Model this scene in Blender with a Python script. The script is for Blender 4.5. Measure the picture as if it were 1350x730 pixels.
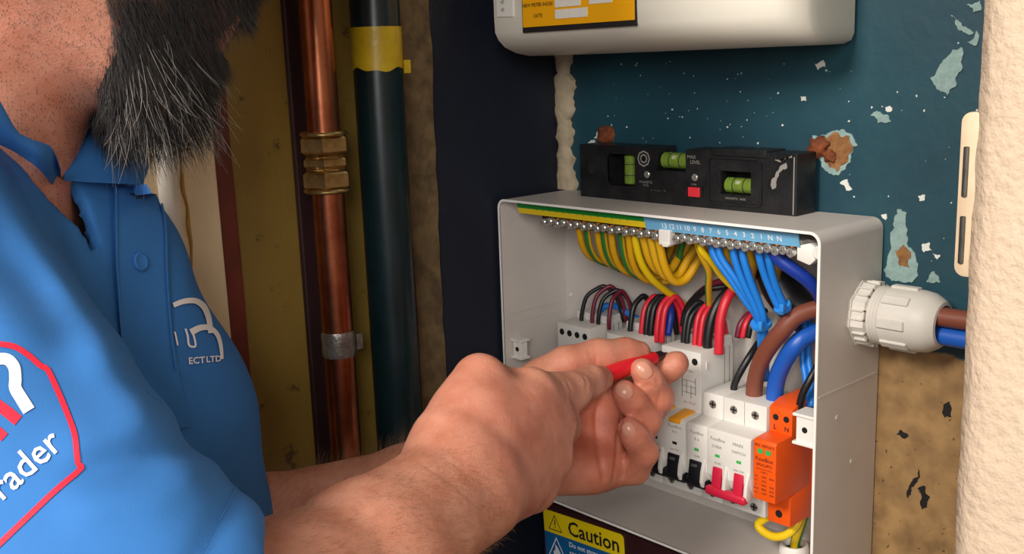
import bpy, bmesh, math, random
import numpy as np
from mathutils import Vector, Matrix
from mathutils.bvhtree import BVHTree

for o in list(bpy.data.objects): bpy.data.objects.remove(o)
S = bpy.context.scene
COL = S.collection
random.seed(7); RNG = np.random.default_rng(7)

# ------------------------------------------------------------------ camera, world, lights, exposure
CAM = np.array([0.6268, -0.6330, 1.5019]); FPX = 1371.4
CX = np.array([0.67863, 0.73365, -0.03458]); CX /= np.linalg.norm(CX)
CF = np.array([-0.72380, 0.65976, -0.20190]); CF -= CX*(CF@CX); CF /= np.linalg.norm(CF)
CU = np.cross(CX, CF)
cd = bpy.data.cameras.new('camera'); cam = bpy.data.objects.new('camera', cd); COL.objects.link(cam)
cd.sensor_width = 36; cd.lens = FPX/1350*36; cd.clip_start = .02
cam.matrix_world = Matrix(((CX[0], CU[0], -CF[0], CAM[0]), (CX[1], CU[1], -CF[1], CAM[1]), (CX[2], CU[2], -CF[2], CAM[2]), (0, 0, 0, 1)))
S.camera = cam

W = bpy.data.worlds.new('room_light'); S.world = W; W.use_nodes = True
W.node_tree.nodes['Background'].inputs[0].default_value = (1.0, .93, .86, 1)
W.node_tree.nodes['Background'].inputs[1].default_value = .30

def area(name, loc, target, size, power, col):
    l = bpy.data.lights.new(name, 'AREA'); l.shape = 'DISK'; l.size = size; l.energy = power; l.color = col
    o = bpy.data.objects.new(name, l); COL.objects.link(o); o.location = loc
    o.rotation_euler = (Vector(target)-Vector(loc)).to_track_quat('-Z', 'Y').to_euler(); return o
area('ceiling_lamp', (.35, -1.75, 2.35), (.2, -.2, 1.35), .55, 36, (1, .92, .83))
area('right_fill', (1.35, -1.55, 1.95), (.1, -.2, 1.30), .8, 20, (1, .96, .91))  # unseen fill from the right, added to brighten the enclosure interior

S.view_settings.view_transform = 'Standard'; S.view_settings.look = 'None'
S.view_settings.gamma = 1; S.view_settings.use_curve_mapping = False
S.view_settings.exposure = 0.0

# ------------------------------------------------------------------ pixels to points
def ray(u, v): return CF + CX*(u-675)/FPX - CU*(v-365)/FPX
def PZ(u, v, z): return CAM + z*ray(u, v)                    # a point at camera depth z
def PA(u, v, ax, val):                                       # a point on the plane axis = val
    d = ray(u, v); return CAM + d*((val-CAM[ax])/d[ax])
def PY(u, v, y): return PA(u, v, 1, y)
ZB = 1.15                                                    # underside of the consumer unit

# ------------------------------------------------------------------ materials
def srgb(h):
    c = [int(h[i:i+2], 16)/255 for i in (0, 2, 4)]
    return tuple(x/12.92 if x <= .04045 else ((x+.055)/1.055)**2.4 for x in c)+(1,)
MATS = {}
def mat(name, hexcol, rough=.5, metal=0, var=0, vscale=40, bump=0, bscale=200, hex2=None, spec=None, sss=0, coat=0, trans=0, attr=None):
    m = bpy.data.materials.new(name); m.use_nodes = True; nt = m.node_tree; N = nt.nodes; L = nt.links
    b = N['Principled BSDF']; c = srgb(hexcol); b.inputs['Base Color'].default_value = c
    b.inputs['Roughness'].default_value = rough; b.inputs['Metallic'].default_value = metal
    if spec is not None: b.inputs['Specular IOR Level'].default_value = spec
    if coat: b.inputs['Coat Weight'].default_value = coat; b.inputs['Coat Roughness'].default_value = .1
    if trans: b.inputs['Transmission Weight'].default_value = trans
    if sss:
        b.inputs['Subsurface Weight'].default_value = sss; b.inputs['Subsurface Radius'].default_value = (1, .35, .2); b.inputs['Subsurface Scale'].default_value = .004
    tc = N.new('ShaderNodeTexCoord')
    if var or hex2 or attr:
        n = N.new('ShaderNodeTexNoise'); n.inputs['Scale'].default_value = vscale; n.inputs['Detail'].default_value = 6; n.inputs['Roughness'].default_value = .65
        L.new(tc.outputs['Object'], n.inputs['Vector'])
        mx = N.new('ShaderNodeMix'); mx.data_type = 'RGBA'
        c2 = srgb(hex2) if hex2 else tuple(x*(1-var) for x in c[:3])+(1,)
        mx.inputs['A'].default_value = c; mx.inputs['B'].default_value = c2
        r = N.new('ShaderNodeMapRange'); r.inputs['From Min'].default_value = .38; r.inputs['From Max'].default_value = .66
        L.new(n.outputs['Fac'], r.inputs['Value']); L.new(r.outputs['Result'], mx.inputs['Factor'])
        if attr:
            a = N.new('ShaderNodeAttribute'); a.attribute_name = attr
            m2 = N.new('ShaderNodeMix'); m2.data_type = 'RGBA'; m2.blend_type = 'MULTIPLY'; m2.inputs['Factor'].default_value = 1
            L.new(a.outputs['Color'], m2.inputs['A']); L.new(mx.outputs['Result'], m2.inputs['B']); L.new(m2.outputs['Result'], b.inputs['Base Color'])
        else: L.new(mx.outputs['Result'], b.inputs['Base Color'])
    if bump:
        n = N.new('ShaderNodeTexNoise'); n.inputs['Scale'].default_value = bscale; n.inputs['Detail'].default_value = 5
        L.new(tc.outputs['Object'], n.inputs['Vector'])
        bp = N.new('ShaderNodeBump'); bp.inputs['Strength'].default_value = bump; bp.inputs['Distance'].default_value = .002
        L.new(n.outputs['Fac'], bp.inputs['Height']); L.new(bp.outputs['Normal'], b.inputs['Normal'])
    MATS[name] = m; return m

mat('enclosure_grey', 'cfc8c2', .42, 0, .05, 30, .04, 700)
mat('rim_highlight', 'f2efea', .35)  # lighter than the enclosure: the front edge's highlight put into the colour
mat('device_white', 'dcdad4', .45, 0, .04, 60)
mat('gland_grey', 'd2cec6', .5, 0, .06, 80)
mat('meter_plastic', 'd9d5c8', .35, 0, .05, 15)
mat('white_plastic', 'ebe8e2', .4)
mat('black_plastic', '101114', .42, 0, 0, 60, .12, 500, hex2='222224')
mat('toggle_black', '14161c', .4)
mat('hole_black', '0b0b0c', .7)
mat('toggle_red', 'c8203f', .4)
mat('button_red', 'd8303a', .4)
mat('tester_red', 'd61a26', .3)
mat('orange', 'f0590e', .45, 0, .05, 60)
mat('orange_tab', 'f0a41c', .45)
mat('ink', '1d1b1c', .6)
mat('ink_grey', '8b8883', .6)
mat('ink_white', 'e8eef2', .6)
mat('led_green', '3fae5a', .3)
mat('steel', 'd8d6d0', .25, .75, .2, 300)
mat('steel_dark', '77756f', .35, 1, .3, 200)
mat('brass', 'cdb07a', .32, 1, 0, 60, .05, 200, hex2='94794c')
mat('brass_bar', '8a5a34', .4, 1)
mat('copper', 'b8704f', .3, 1, 0, 22, .03, 90, hex2='8a4630')
mat('solder_tape', '9d9893', .35, .8, .4, 120, .3, 300)
mat('strip_green', '1d8a34', .5)
mat('strip_yellow', 'f0d022', .5)
mat('strip_blue', '6fb0d8', .5)
mat('wire_yellow', 'd9a514', .42)
mat('wire_green', '2f7a33', .42)
mat('wire_yellow_bright', 'e8c40e', .4)
mat('wire_blue', '1f7fdc', .4)
mat('wire_blue_dark', '16389a', .42)
mat('wire_black', '16171a', .4)
mat('wire_red', 'cf2436', .4)
mat('wire_maroon', '6b1830', .42)
mat('tail_brown', '7c4433', .45)
mat('tail_blue', '1a58b8', .4)
mat('tie_blue', '2e8be0', .3)
mat('pipe_dark', '0d2226', .3, 0, .35, 40, .05, 80)
mat('strip_maroon', '2a0c10', .6, 0, .3, 40)
mat('tape_yellow', 'c2a31a', .35, 0, .2, 60, .3, 120)
mat('caulk', 'bfae92', .8, 0, .18, 120, .5, 250)
mat('batten', '6e5a3c', .85, 0, 0, 50, .5, 200, hex2='4a3a24')
mat('brown_paint', '6e2c1c', .5, 0, .3, 30, .1, 80)
mat('cream_paint', 'ecd8b0', .45, 0, .12, 25, .08, 90)
mat('cream_white', 'e6dfd2', .45, 0, .1, 25)
mat('sealant', 'b88f3e', .6, 0, .3, 60)
mat('plaster_white', 'c9b39b', .85, 0, .05, 30, .8, 230)
mat('chip_pale', '8faba8', .8, 0, .25, 150, .3, 300)
mat('chip_white', 'd8dcd6', .8)
mat('bare_plaster', '9a6f42', .9, 0, 0, 110, .6, 260, hex2='6f4526')
mat('rust', '5c2c1a', .9, 0, 0, 90, .8, 200, hex2='8a4a26')
mat('maroon_wood', '3a1a1e', .45, 0, .35, 30)
mat('label_orange', 'f4ad08', .5)
mat('label_yellow', 'f2d614', .4)
mat('label_blue', '17639f', .4)
mat('sticker_white', 'e4e2da', .5)
mat('hinge_cream', 'cbb496', .45, 0, .15, 60)
mat('floor_boards', '6a5442', .6, 0, .4, 8)
mat('vial_green', '9cbc4c', .12, 0, 0, 20, trans=.55)
mat('vial_cap', 'dfe8c0', .2, trans=.5)
mat('skin', 'cc9078', .48, 0, 0, 55, .18, 900, hex2='ba785f', sss=.16, attr='tint')
mat('nail', 'cf927c', .28, 0, .1, 60, sss=.1)
mat('shirt_blue', '2e72ba', .85, 0, .10, 18, .16, 2600)
mat('logo_white', 'e8e6e6', .75)
mat('logo_red', 'e0203c', .7)
mat('beard_hair', '181210', .45)
mat('grey_hair', '9a948e', .45)
mat('arm_hair', '8f6846', .5)
mat('trousers', '22242a', .9, 0, .2, 40, .2, 600)
mat('boot', '241a14', .6, 0, .2, 40)
mat('eye_white', 'e8e4de', .2)
mat('iris', '3a2a1c', .15)
mat('lip', 'b0605c', .4, sss=.2)

def wall_teal():
    m = bpy.data.materials.new('wall_teal'); m.use_nodes = True; nt = m.node_tree; N = nt.nodes; L = nt.links; b = N['Principled BSDF']
    g = N.new('ShaderNodeNewGeometry'); sep = N.new('ShaderNodeSeparateXYZ'); L.new(g.outputs['Position'], sep.inputs[0])
    def noise(sc, det=5):
        n = N.new('ShaderNodeTexNoise'); n.inputs['Scale'].default_value = sc; n.inputs['Detail'].default_value = det; L.new(g.outputs['Position'], n.inputs['Vector']); return n
    def mix(f, a, bb):
        x = N.new('ShaderNodeMix'); x.data_type = 'RGBA'; L.new(f, x.inputs['Factor'])
        for s, v in (('A', a), ('B', bb)):
            if isinstance(v, tuple): x.inputs[s].default_value = v
            else: L.new(v, x.inputs[s])
        return x.outputs['Result']
    def rng(v, lo, hi):
        r = N.new('ShaderNodeMapRange'); r.inputs['From Min'].default_value = lo; r.inputs['From Max'].default_value = hi; L.new(v, r.inputs['Value']); return r.outputs['Result']
    teal = mix(rng(noise(9).outputs['Fac'], .35, .65), srgb('1d4a57'), srgb('173a49'))
    speck = rng(noise(150, 2).outputs['Fac'], .745, .76)
    teal = mix(speck, teal, srgb('a9bfbf'))
    tan = mix(rng(noise(60).outputs['Fac'], .35, .7), srgb('a58457'), srgb('7d6140'))
    tan = mix(rng(noise(190, 3).outputs['Fac'], .66, .70), tan, srgb('4c3a26'))
    ad = N.new('ShaderNodeMath'); ad.operation = 'MULTIPLY_ADD'; L.new(noise(40).outputs['Fac'], ad.inputs[0]); ad.inputs[1].default_value = .012; L.new(sep.outputs['Z'], ad.inputs[2])
    L.new(mix(rng(ad.outputs[0], 1.315, 1.317), tan, teal), b.inputs['Base Color'])
    b.inputs['Roughness'].default_value = .5
    bp = N.new('ShaderNodeBump'); bp.inputs['Strength'].default_value = .25; bp.inputs['Distance'].default_value = .002; L.new(noise(70).outputs['Fac'], bp.inputs['Height']); L.new(bp.outputs['Normal'], b.inputs['Normal'])
    MATS['wall_teal'] = m
wall_teal()
def wall_side():
    m = bpy.data.materials.new('wall_side'); m.use_nodes = True; nt = m.node_tree; N = nt.nodes; L = nt.links; b = N['Principled BSDF']
    g = N.new('ShaderNodeNewGeometry'); sep = N.new('ShaderNodeSeparateXYZ'); L.new(g.outputs['Position'], sep.inputs[0])
    n1 = N.new('ShaderNodeTexNoise'); n1.inputs['Scale'].default_value = 45; n1.inputs['Detail'].default_value = 8; n1.inputs['Roughness'].default_value = .7; L.new(g.outputs['Position'], n1.inputs['Vector'])
    n2 = N.new('ShaderNodeTexNoise'); n2.inputs['Scale'].default_value = 7; L.new(g.outputs['Position'], n2.inputs['Vector'])
    def rng(v, lo, hi):
        r = N.new('ShaderNodeMapRange'); r.inputs['From Min'].default_value = lo; r.inputs['From Max'].default_value = hi; L.new(v, r.inputs['Value']); return r.outputs['Result']
    def mix(f, a, bb):
        x = N.new('ShaderNodeMix'); x.data_type = 'RGBA'; L.new(f, x.inputs['Factor'])
        for s, v in (('A', a), ('B', bb)):
            if isinstance(v, tuple): x.inputs[s].default_value = v
            else: L.new(v, x.inputs[s])
        return x.outputs['Result']
    ol = mix(rng(n2.outputs['Fac'], .35, .65), srgb('927831'), srgb('7a6228'))
    ol = mix(rng(n1.outputs['Fac'], .60, .68), ol, srgb('4a3a1c'))
    nav = mix(rng(n2.outputs['Fac'], .35, .65), srgb('131b2c'), srgb('0d1320'))
    L.new(mix(rng(sep.outputs['Y'], -.151, -.149), ol, nav), b.inputs['Base Color']); b.inputs['Roughness'].default_value = .55
    bp = N.new('ShaderNodeBump'); bp.inputs['Strength'].default_value = .5; bp.inputs['Distance'].default_value = .002; L.new(n1.outputs['Fac'], bp.inputs['Height']); L.new(bp.outputs['Normal'], b.inputs['Normal'])
    MATS['wall_side'] = m
wall_side()

# ------------------------------------------------------------------ mesh helpers
def wloc(o): return Vector(o['_w']) if o and '_w' in o else Vector((0, 0, 0))
def obj(name, bm, m, parent=None, smooth=None, mats=None):
    """link a bmesh (world coordinates) as ONE mesh object with its origin at its own middle"""
    me = bpy.data.meshes.new(name)
    vs = bm.verts
    if len(vs):
        lo = Vector((min(v.co[i] for v in vs) for i in range(3))); hi = Vector((max(v.co[i] for v in vs) for i in range(3))); c = (lo+hi)/2
    else: c = Vector()
    bmesh.ops.translate(bm, verts=list(vs), vec=-c)
    bmesh.ops.recalc_face_normals(bm, faces=list(bm.faces))
    bm.to_mesh(me); bm.free()
    for k in (mats or [m]): me.materials.append(MATS[k])
    o = bpy.data.objects.new(name, me); COL.objects.link(o)
    o['_w'] = tuple(c); o.location = c
    if parent: o.parent = parent; o.location = c-wloc(parent)
    if smooth is not None:
        for p in me.polygons: p.use_smooth = True
        if smooth < 3: me.set_sharp_from_angle(angle=smooth)
    return o
def thing(name, label, cat, loc, group=None):
    o = bpy.data.objects.new(name, None); COL.objects.link(o); o.location = loc; o.empty_display_size = .02
    o['_w'] = tuple(loc); o['label'] = label; o['category'] = cat
    if group: o['group'] = group
    return o
def tag(o, label, cat, group=None):
    o['label'] = label; o['category'] = cat
    if group: o['group'] = group
    return o
def struct(o): o['kind'] = 'structure'; return o

def box(bm, x0, x1, y0, y1, z0, z1, bev=0, seg=2, M=None):
    b = bmesh.new(); bmesh.ops.create_cube(b, size=1)
    bmesh.ops.scale(b, vec=(x1-x0, y1-y0, z1-z0), verts=b.verts); bmesh.ops.translate(b, vec=((x0+x1)/2, (y0+y1)/2, (z0+z1)/2), verts=b.verts)
    if bev: bmesh.ops.bevel(b, geom=list(b.edges), offset=bev, segments=seg, affect='EDGES', profile=.5)
    merge(bm, b, M)
def merge(bm, b, M=None, mi=None):
    if M is not None: bmesh.ops.transform(b, matrix=M, verts=b.verts)
    if mi is not None:
        for f in b.faces: f.material_index = mi
    me = bpy.data.meshes.new('t'); b.to_mesh(me); b.free(); bm.from_mesh(me); bpy.data.meshes.remove(me)
def prism(bm, poly, axis, a, b_, bev=0, mi=None, M=None):
    """extrude a polygon (2-D list) along axis 'x' (poly = y,z), 'y' (poly = x,z) or 'z' (poly = x,y)"""
    f = {'x': lambda p, t: (t, p[0], p[1]), 'y': lambda p, t: (p[0], t, p[1]), 'z': lambda p, t: (p[0], p[1], t)}[axis]
    b = bmesh.new(); A = [b.verts.new(f(p, a)) for p in poly]; B = [b.verts.new(f(p, b_)) for p in poly]; n = len(poly)
    b.faces.new(A); b.faces.new(B[::-1])
    for i in range(n): b.faces.new((A[i], B[i], B[(i+1) % n], A[(i+1) % n]))
    bmesh.ops.recalc_face_normals(b, faces=list(b.faces))
    if bev: bmesh.ops.bevel(b, geom=[e for e in b.edges if len(e.link_faces) == 2 and e.calc_face_angle(0) > .4], offset=bev, segments=2, affect='EDGES', profile=.5)
    merge(bm, b, M, mi)
def frame_of(d):
    d = Vector(d).normalized(); up = Vector((0, 0, 1)) if abs(d.z) < .9 else Vector((0, 1, 0))
    x = up.cross(d).normalized(); return x, d.cross(x), d
def lathe(bm, p, d, prof, n=24, mi=None, phase=0):
    """prof: list of (distance along d, radius)"""
    x, y, d = frame_of(d); p = Vector(p); b = bmesh.new(); rings = []
    for t, r in prof:
        if r < 1e-6: rings.append([b.verts.new(p+d*t)])
        else: rings.append([b.verts.new(p+d*t+(x*math.cos(q)+y*math.sin(q))*r) for q in (phase+2*math.pi*i/n for i in range(n))])
    for R0, R1 in zip(rings, rings[1:]):
        for i in range(n):
            j = (i+1) % n
            if len(R0) == 1 and len(R1) == 1: continue
            if len(R0) == 1: b.faces.new((R0[0], R1[i], R1[j]))
            elif len(R1) == 1: b.faces.new((R0[i], R0[j], R1[0]))
            else: b.faces.new((R0[i], R0[j], R1[j], R1[i]))
    for R in (rings[0], rings[-1]):
        if len(R) > 1: b.faces.new(R)
    merge(bm, b, None, mi)
def cyl(bm, p, d, r, h, n=20, ch=0, mi=None):
    lathe(bm, p, d, [(0, r-ch), (ch, r), (h-ch, r), (h, r-ch)] if ch else [(0, r), (h, r)], n, mi)
def spline(pts, per=6):
    P = [np.array(p, float) for p in pts]; P = [2*P[0]-P[1]]+P+[2*P[-1]-P[-2]]; out = []
    for i in range(1, len(P)-2):
        a, b, c, d = P[i-1:i+3]
        for k in range(per):
            t = k/per; out.append(.5*((2*b)+(c-a)*t+(2*a-5*b+4*c-d)*t*t+(3*b-a-3*c+d)*t**3))
    out.append(P[-2]); return out
def tube(bm, pts, r, n=10, per=6, stripe=None, twist=0, smooth=True):
    """sweep; stripe = (material index, how many of the n sides)"""
    Q = spline(pts, per) if smooth else [np.array(p, float) for p in pts]
    T = [Q[min(i+1, len(Q)-1)]-Q[max(i-1, 0)] for i in range(len(Q))]; T = [t/np.linalg.norm(t) for t in T]
    u = np.cross(T[0], [.3, .5, .8]); u /= np.linalg.norm(u); b = bmesh.new(); rings = []
    for i, (q, t) in enumerate(zip(Q, T)):
        u = u-t*(u@t); u /= np.linalg.norm(u); w = np.cross(t, u); rr = r(i/(len(Q)-1)) if callable(r) else r; ph = twist*i
        rings.append([b.verts.new(q+(u*math.cos(ph+2*math.pi*k/n)+w*math.sin(ph+2*math.pi*k/n))*rr) for k in range(n)])
    for A, B in zip(rings, rings[1:]):
        for k in range(n):
            f = b.faces.new((A[k], A[(k+1) % n], B[(k+1) % n], B[k])); f.smooth = True
            if stripe and k in stripe: f.material_index = 1
    b.faces.new(rings[0][::-1]); b.faces.new(rings[-1])
    merge(bm, b)
def text_geo(s, size=1, align='CENTER', bold=0):
    c = bpy.data.curves.new('t', 'FONT'); c.body = s; c.size = size; c.align_x = align; c.align_y = 'CENTER'; c.resolution_u = 2; c.offset = bold
    o = bpy.data.objects.new('t', c); COL.objects.link(o)
    me = bpy.data.meshes.new_from_object(o.evaluated_get(bpy.context.evaluated_depsgraph_get()))
    V = [tuple(v.co) for v in me.vertices]; F = [tuple(p.vertices) for p in me.polygons]
    bpy.data.objects.remove(o); bpy.data.curves.remove(c); bpy.data.meshes.remove(me); return V, F
def text(bm, s, pos, ex, ey, size, align='CENTER', bold=0, lift=.0003, mi=None):
    V, F = text_geo(s, size, align, bold); ex = Vector(ex).normalized(); ey = Vector(ey).normalized(); n = ex.cross(ey); pos = Vector(pos)
    b = bmesh.new(); vv = [b.verts.new(pos+ex*v[0]+ey*v[1]+n*lift) for v in V]
    for f in F:
        try: b.faces.new([vv[i] for i in f])
        except ValueError: pass
    merge(bm, b, None, mi)
def rrect(x0, x1, z0, z1, r, n=5):
    out = []
    for cx, cz, a0 in ((x1-r, z1-r, 0), (x0+r, z1-r, 90), (x0+r, z0+r, 180), (x1-r, z0+r, 270)):
        for k in range(n+1):
            a = math.radians(a0+90*k/n); out.append((cx+r*math.cos(a), cz+r*math.sin(a)))
    return out
def single(name, fn, m, parent=None, smooth=.6, mats=None):
    bm = bmesh.new(); fn(bm); return obj(name, bm, m, parent, smooth, mats)
EX, EY, EZ = (1, 0, 0), (0, 1, 0), (0, 0, 1); MY = (0, -1, 0)

# ------------------------------------------------------------------ the setting
wb = struct(single('wall_back', lambda b: box(b, -1.6, 1.3, 0, .1, 0, 2.4), 'wall_teal', smooth=None))
wl = struct(single('wall_left', lambda b: box(b, -.12, 0, -.36, 0, 0, 2.4), 'wall_side', smooth=None))
def plaster(b):
    # artex plaster: the room face is a real uneven surface, its left corner rounded
    nx, nz = 60, 150; X = np.concatenate([np.linspace(.4757, .72, 44), np.linspace(.74, 1.3, 16)]); Z = np.concatenate([np.linspace(0, 1.2, 15), np.linspace(1.21, 1.62, 120), np.linspace(1.65, 2.4, 15)])
    ph = RNG.uniform(0, 6.28, (14, 1, 1)); fr = RNG.normal(0, 260, (14, 2))
    XX, ZZ = np.meshgrid(X, Z, indexing='ij'); H = sum(np.sin(fr[i, 0]*XX+fr[i, 1]*ZZ+ph[i]) for i in range(14))/14
    Yf = -.29-.0016*H - 0.004*0; Yf = Yf.copy(); Yf[0, :] += .006; XX = XX.copy(); XX[0, :] += .0012*H[3, :]; Yf[1, :] += .0015
    V = [[b.verts.new((XX[i, j], Yf[i, j], ZZ[i, j])) for j in range(nz)] for i in range(nx)]
    for i in range(nx-1):
        for j in range(nz-1): b.faces.new((V[i][j], V[i+1][j], V[i+1][j+1], V[i][j+1]))
    # returns and back so that it is a solid wall
    bk = [[b.verts.new((x, 0, z)) for z in (0, 2.4)] for x in (.4757, 1.3)]
    b.faces.new([V[0][j] for j in range(nz)]+[bk[0][1], bk[0][0]]); b.faces.new([V[-1][j] for j in range(nz)]+[bk[1][1], bk[1][0]])
    b.faces.new([V[i][-1] for i in range(nx)]+[bk[1][1], bk[0][1]]); b.faces.new([V[i][0] for i in range(nx)]+[bk[1][0], bk[0][0]])
struct(single('wall_right', plaster, 'plaster_white', smooth=1.2))
struct(single('wall_far', lambda b: box(b, -1.7, -1.6, -2.6, .1, 0, 2.4), 'cream_paint', smooth=None))
struct(single('floor', lambda b: box(b, -2, 2.2, -2.6, .1, -.04, 0), 'floor_boards', smooth=None))

def ragged(path, w0, w1, th, seed):
    """an uneven vertical strip: path = (centre u-axis fn), widths vary"""
    rr = random.Random(seed); n = 60; L_, R_ = [], []
    for i in range(n+1):
        t = i/n; L_.append((w0+rr.uniform(-1, 1)*.0008+.0010*math.sin(t*13+seed), t)); R_.append((w1+rr.uniform(-1, 1)*.0008+.0010*math.sin(t*11+seed*2), t))
    return L_+R_[::-1]
# bare strip on the side wall where the two paints meet (Y from -.1625 to -.138)
def bare_strip(b):
    poly = [(p, .9+t*.9) for p, t in ragged(None, -.1650, -.1385, 0, 3)]
    prism(b, poly, 'x', 0, .0035)
o = struct(single('trim_1', bare_strip, 'batten', smooth=None))
# filler bead run down the corner between both walls
def bead(b):
    rr = random.Random(11); pts = []; n = 70
    for i in range(n+1):
        z = 1.3946+(1.60-1.3946)*i/n; pts.append(((.0065+rr.uniform(-.001, .001), -.005, z)))
    prof = []
    V = []
    for i, p in enumerate(pts):
        w = .0085+.0016*math.sin(i*.9)+rr.uniform(-.0012, .0012)+(.003 if 22 < i < 33 or i < 6 else 0); d = .006+rr.uniform(-.0008, .0008)
        V.append([b.verts.new((p[0]+w*c, -.0003-d*s, p[2])) for c, s in ((-1, 0), (-.9, .6), (-.4, 1), (.3, 1), (.85, .7), (1, 0))])
    for A, B in zip(V, V[1:]):
        for k in range(5): b.faces.new((A[k], A[k+1], B[k+1], B[k]))
    b.faces.new(V[0]); b.faces.new(V[-1])
struct(single('trim_2', bead, 'caulk', smooth=.9))
struct(single('trim_3', lambda b: box(b, 0, .004, -.3215, -.3075, 0, 2.2, .001), 'brown_paint', smooth=None))
# door frame: cream architrave with a round white bead and a line of old sealant
struct(single('trim_4', lambda b: (box(b, -.12, .0100, -.395, -.3220, 0, 2.2, .002),), 'cream_paint', smooth=None))
struct(single('trim_5', lambda b: cyl(b, (.0110, -.3560, .0), EZ, .0062, 2.2, 20), 'cream_white', smooth=.6))
def seal(b):
    rr = random.Random(5); tube(b, [(.0108, -.3455+rr.uniform(-.0012, .0012), 1.30+.012*i) for i in range(26)], lambda t: .0007+.0007*abs(math.sin(t*31)*math.sin(t*12)), 6, 3)
struct(single('trim_6', seal, 'sealant'))

# paint chips and bare patches on the back wall (thin flakes standing proud of it)
def flake(b, pts, th, y0=0, jit=.0):
    # ragged outline: broken edges by midpoint displacement
    P = [np.array([q[0], q[2]]) for q in (PY(u, v, y0) for u, v in pts)]
    for lvl in range(3 if jit else 0):
        out = []
        for i in range(len(P)):
            a, c = P[i], P[(i+1) % len(P)]; e = c-a; n = np.array([-e[1], e[0]]); out += [a, (a+c)/2+n*random.uniform(-.20, .20)+e*random.uniform(-.12, .12)]
        P = out
    prism(b, [tuple(p) for p in P], 'y', y0, y0-th)
CH = [('chip_pale', [(1227, 103), (1243, 82), (1268, 62), (1270, 90), (1262, 112), (1250, 128), (1236, 118)], .0009),
      ('chip_pale', [(1148, 152), (1160, 147), (1172, 152), (1175, 161), (1158, 162)], .0008),
      ('chip_white', [(1168, 141), (1174, 139), (1177, 145), (1170, 147)], .0007),
      ('chip_white', [(1068, 16), (1078, 14), (1082, 24), (1074, 28)], .0008), ('chip_white', [(1092, 26), (1104, 14), (1103, 33), (1096, 36)], .0008),
      ('chip_white', [(1075, 84), (1086, 79), (1088, 88), (1079, 92)], .0007), ('chip_pale', [(1275, 6), (1293, 0), (1294, 14), (1284, 16)], .0008),
      ('chip_pale', [(1276, 55), (1288, 40), (1288, 60)], .0008), ('chip_pale', [(1254, 20), (1268, 30), (1284, 44), (1278, 46), (1262, 34)], .0007),
      ('chip_white', [(1056, 127), (1063, 127), (1063, 133), (1057, 133)], .0006),
      ('chip_pale', [(1170, 345), (1180, 300), (1184, 275), (1196, 280), (1196, 310), (1204, 330), (1203, 372), (1176, 370), (1166, 356)], .0009),
      ('chip_white', [(1216, 322), (1226, 319), (1229, 330), (1219, 332)], .0007), ('chip_pale', [(1222, 372), (1232, 357), (1240, 372)], .0008),
      ('chip_white', [(1230, 334), (1240, 336), (1236, 342)], .0006), ('chip_white', [(1108, 240), (1118, 236), (1124, 250), (1116, 251)], .0007),
      ('chip_white', [(1162, 283), (1169, 282), (1168, 290)], .0006), ('chip_white', [(1211, 258), (1220, 257), (1219, 264), (1213, 265)], .0006)]
for m, pts, th in CH: single('paint_chip', lambda b: flake(b, pts, th, 0, .0005), m, wb, None)
single('paint_rim', lambda b: flake(b, [(1072, 178), (1088, 178), (1104, 171), (1122, 176), (1131, 192), (1122, 214), (1106, 231), (1092, 226), (1082, 210), (1070, 205)], .0008, 0, .0006), 'chip_pale', wb, None)
single('bare_patch', lambda b: flake(b, [(1080, 181), (1104, 174), (1121, 179), (1127, 193), (1119, 212), (1105, 226), (1094, 220), (1086, 206), (1078, 200)], .0013, 0, .0006), 'bare_plaster', wb, None)
def blob(b, c, r, seed, sq=(1, .6, 1)):
    rr = random.Random(seed); t = bmesh.new(); bmesh.ops.create_icosphere(t, subdivisions=3, radius=1)
    for v in t.verts:
        n = v.co.copy(); k = 1+.22*math.sin(5*n.x+seed)*math.sin(6*n.z+2*seed)+rr.uniform(-.09, .09); v.co = Vector((n.x*sq[0], n.y*sq[1], n.z*sq[2]))*r*k+Vector(c)
    merge(b, t)
single('rust_plug', lambda b: (blob(b, PY(1079, 194, -.002), .0075, 3), blob(b, PY(1094, 205, -.002), .0045, 8)), 'rust', wb, .9)
single('bare_patch', lambda b: blob(b, PY(799, 178, -.0), .0085, 5, (1.1, .35, .9)), 'rust', wb, .9)
for pts in ([(784, 181), (789, 173), (790, 183)], [(776, 188), (784, 184), (784, 190)]): single('paint_chip', lambda b: flake(b, pts, .001, 0, .0004), 'chip_white', wb, None)
single('bare_patch', lambda b: flake(b, [(1180, 330), (1192, 322), (1202, 332), (1200, 352), (1188, 350)], .0014, 0, .0006), 'bare_plaster', wb, None)
for pts in ([(1210, 643), (1219, 640), (1226, 655), (1222, 668), (1216, 671), (1216, 655)], [(1197, 656), (1201, 636), (1211, 618), (1206, 638), (1201, 652)], [(1244, 534), (1252, 529), (1254, 549), (1246, 550)], [(1182, 572), (1188, 566), (1198, 574), (1190, 577)]):
    single('stain_crust', lambda b: flake(b, pts, .0007, 0, .0008), 'hole_black', wb, None)

def specks(b):
    rr = random.Random(21)
    for k in range(95):
        u = rr.uniform(800, 1290); v = rr.uniform(85, 345) if u > 1060 else rr.uniform(80, 190); r = rr.choice((.7, .8, 1, 1.2, 1.6, 2.4)); c = PY(u, v, 0); n = rr.randint(4, 6); a0 = rr.uniform(0, 6)
        prism(b, [(c[0]+.00034*r*rr.uniform(.5, 1.3)*math.cos(a0+6.28*i/n), c[2]+.00034*r*rr.uniform(.5, 1.3)*math.sin(a0+6.28*i/n)) for i in range(n)], 'y', 0, -.0004)
single('paint_specks', specks, 'chip_white', wb, None)['kind'] = 'stuff'
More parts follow.
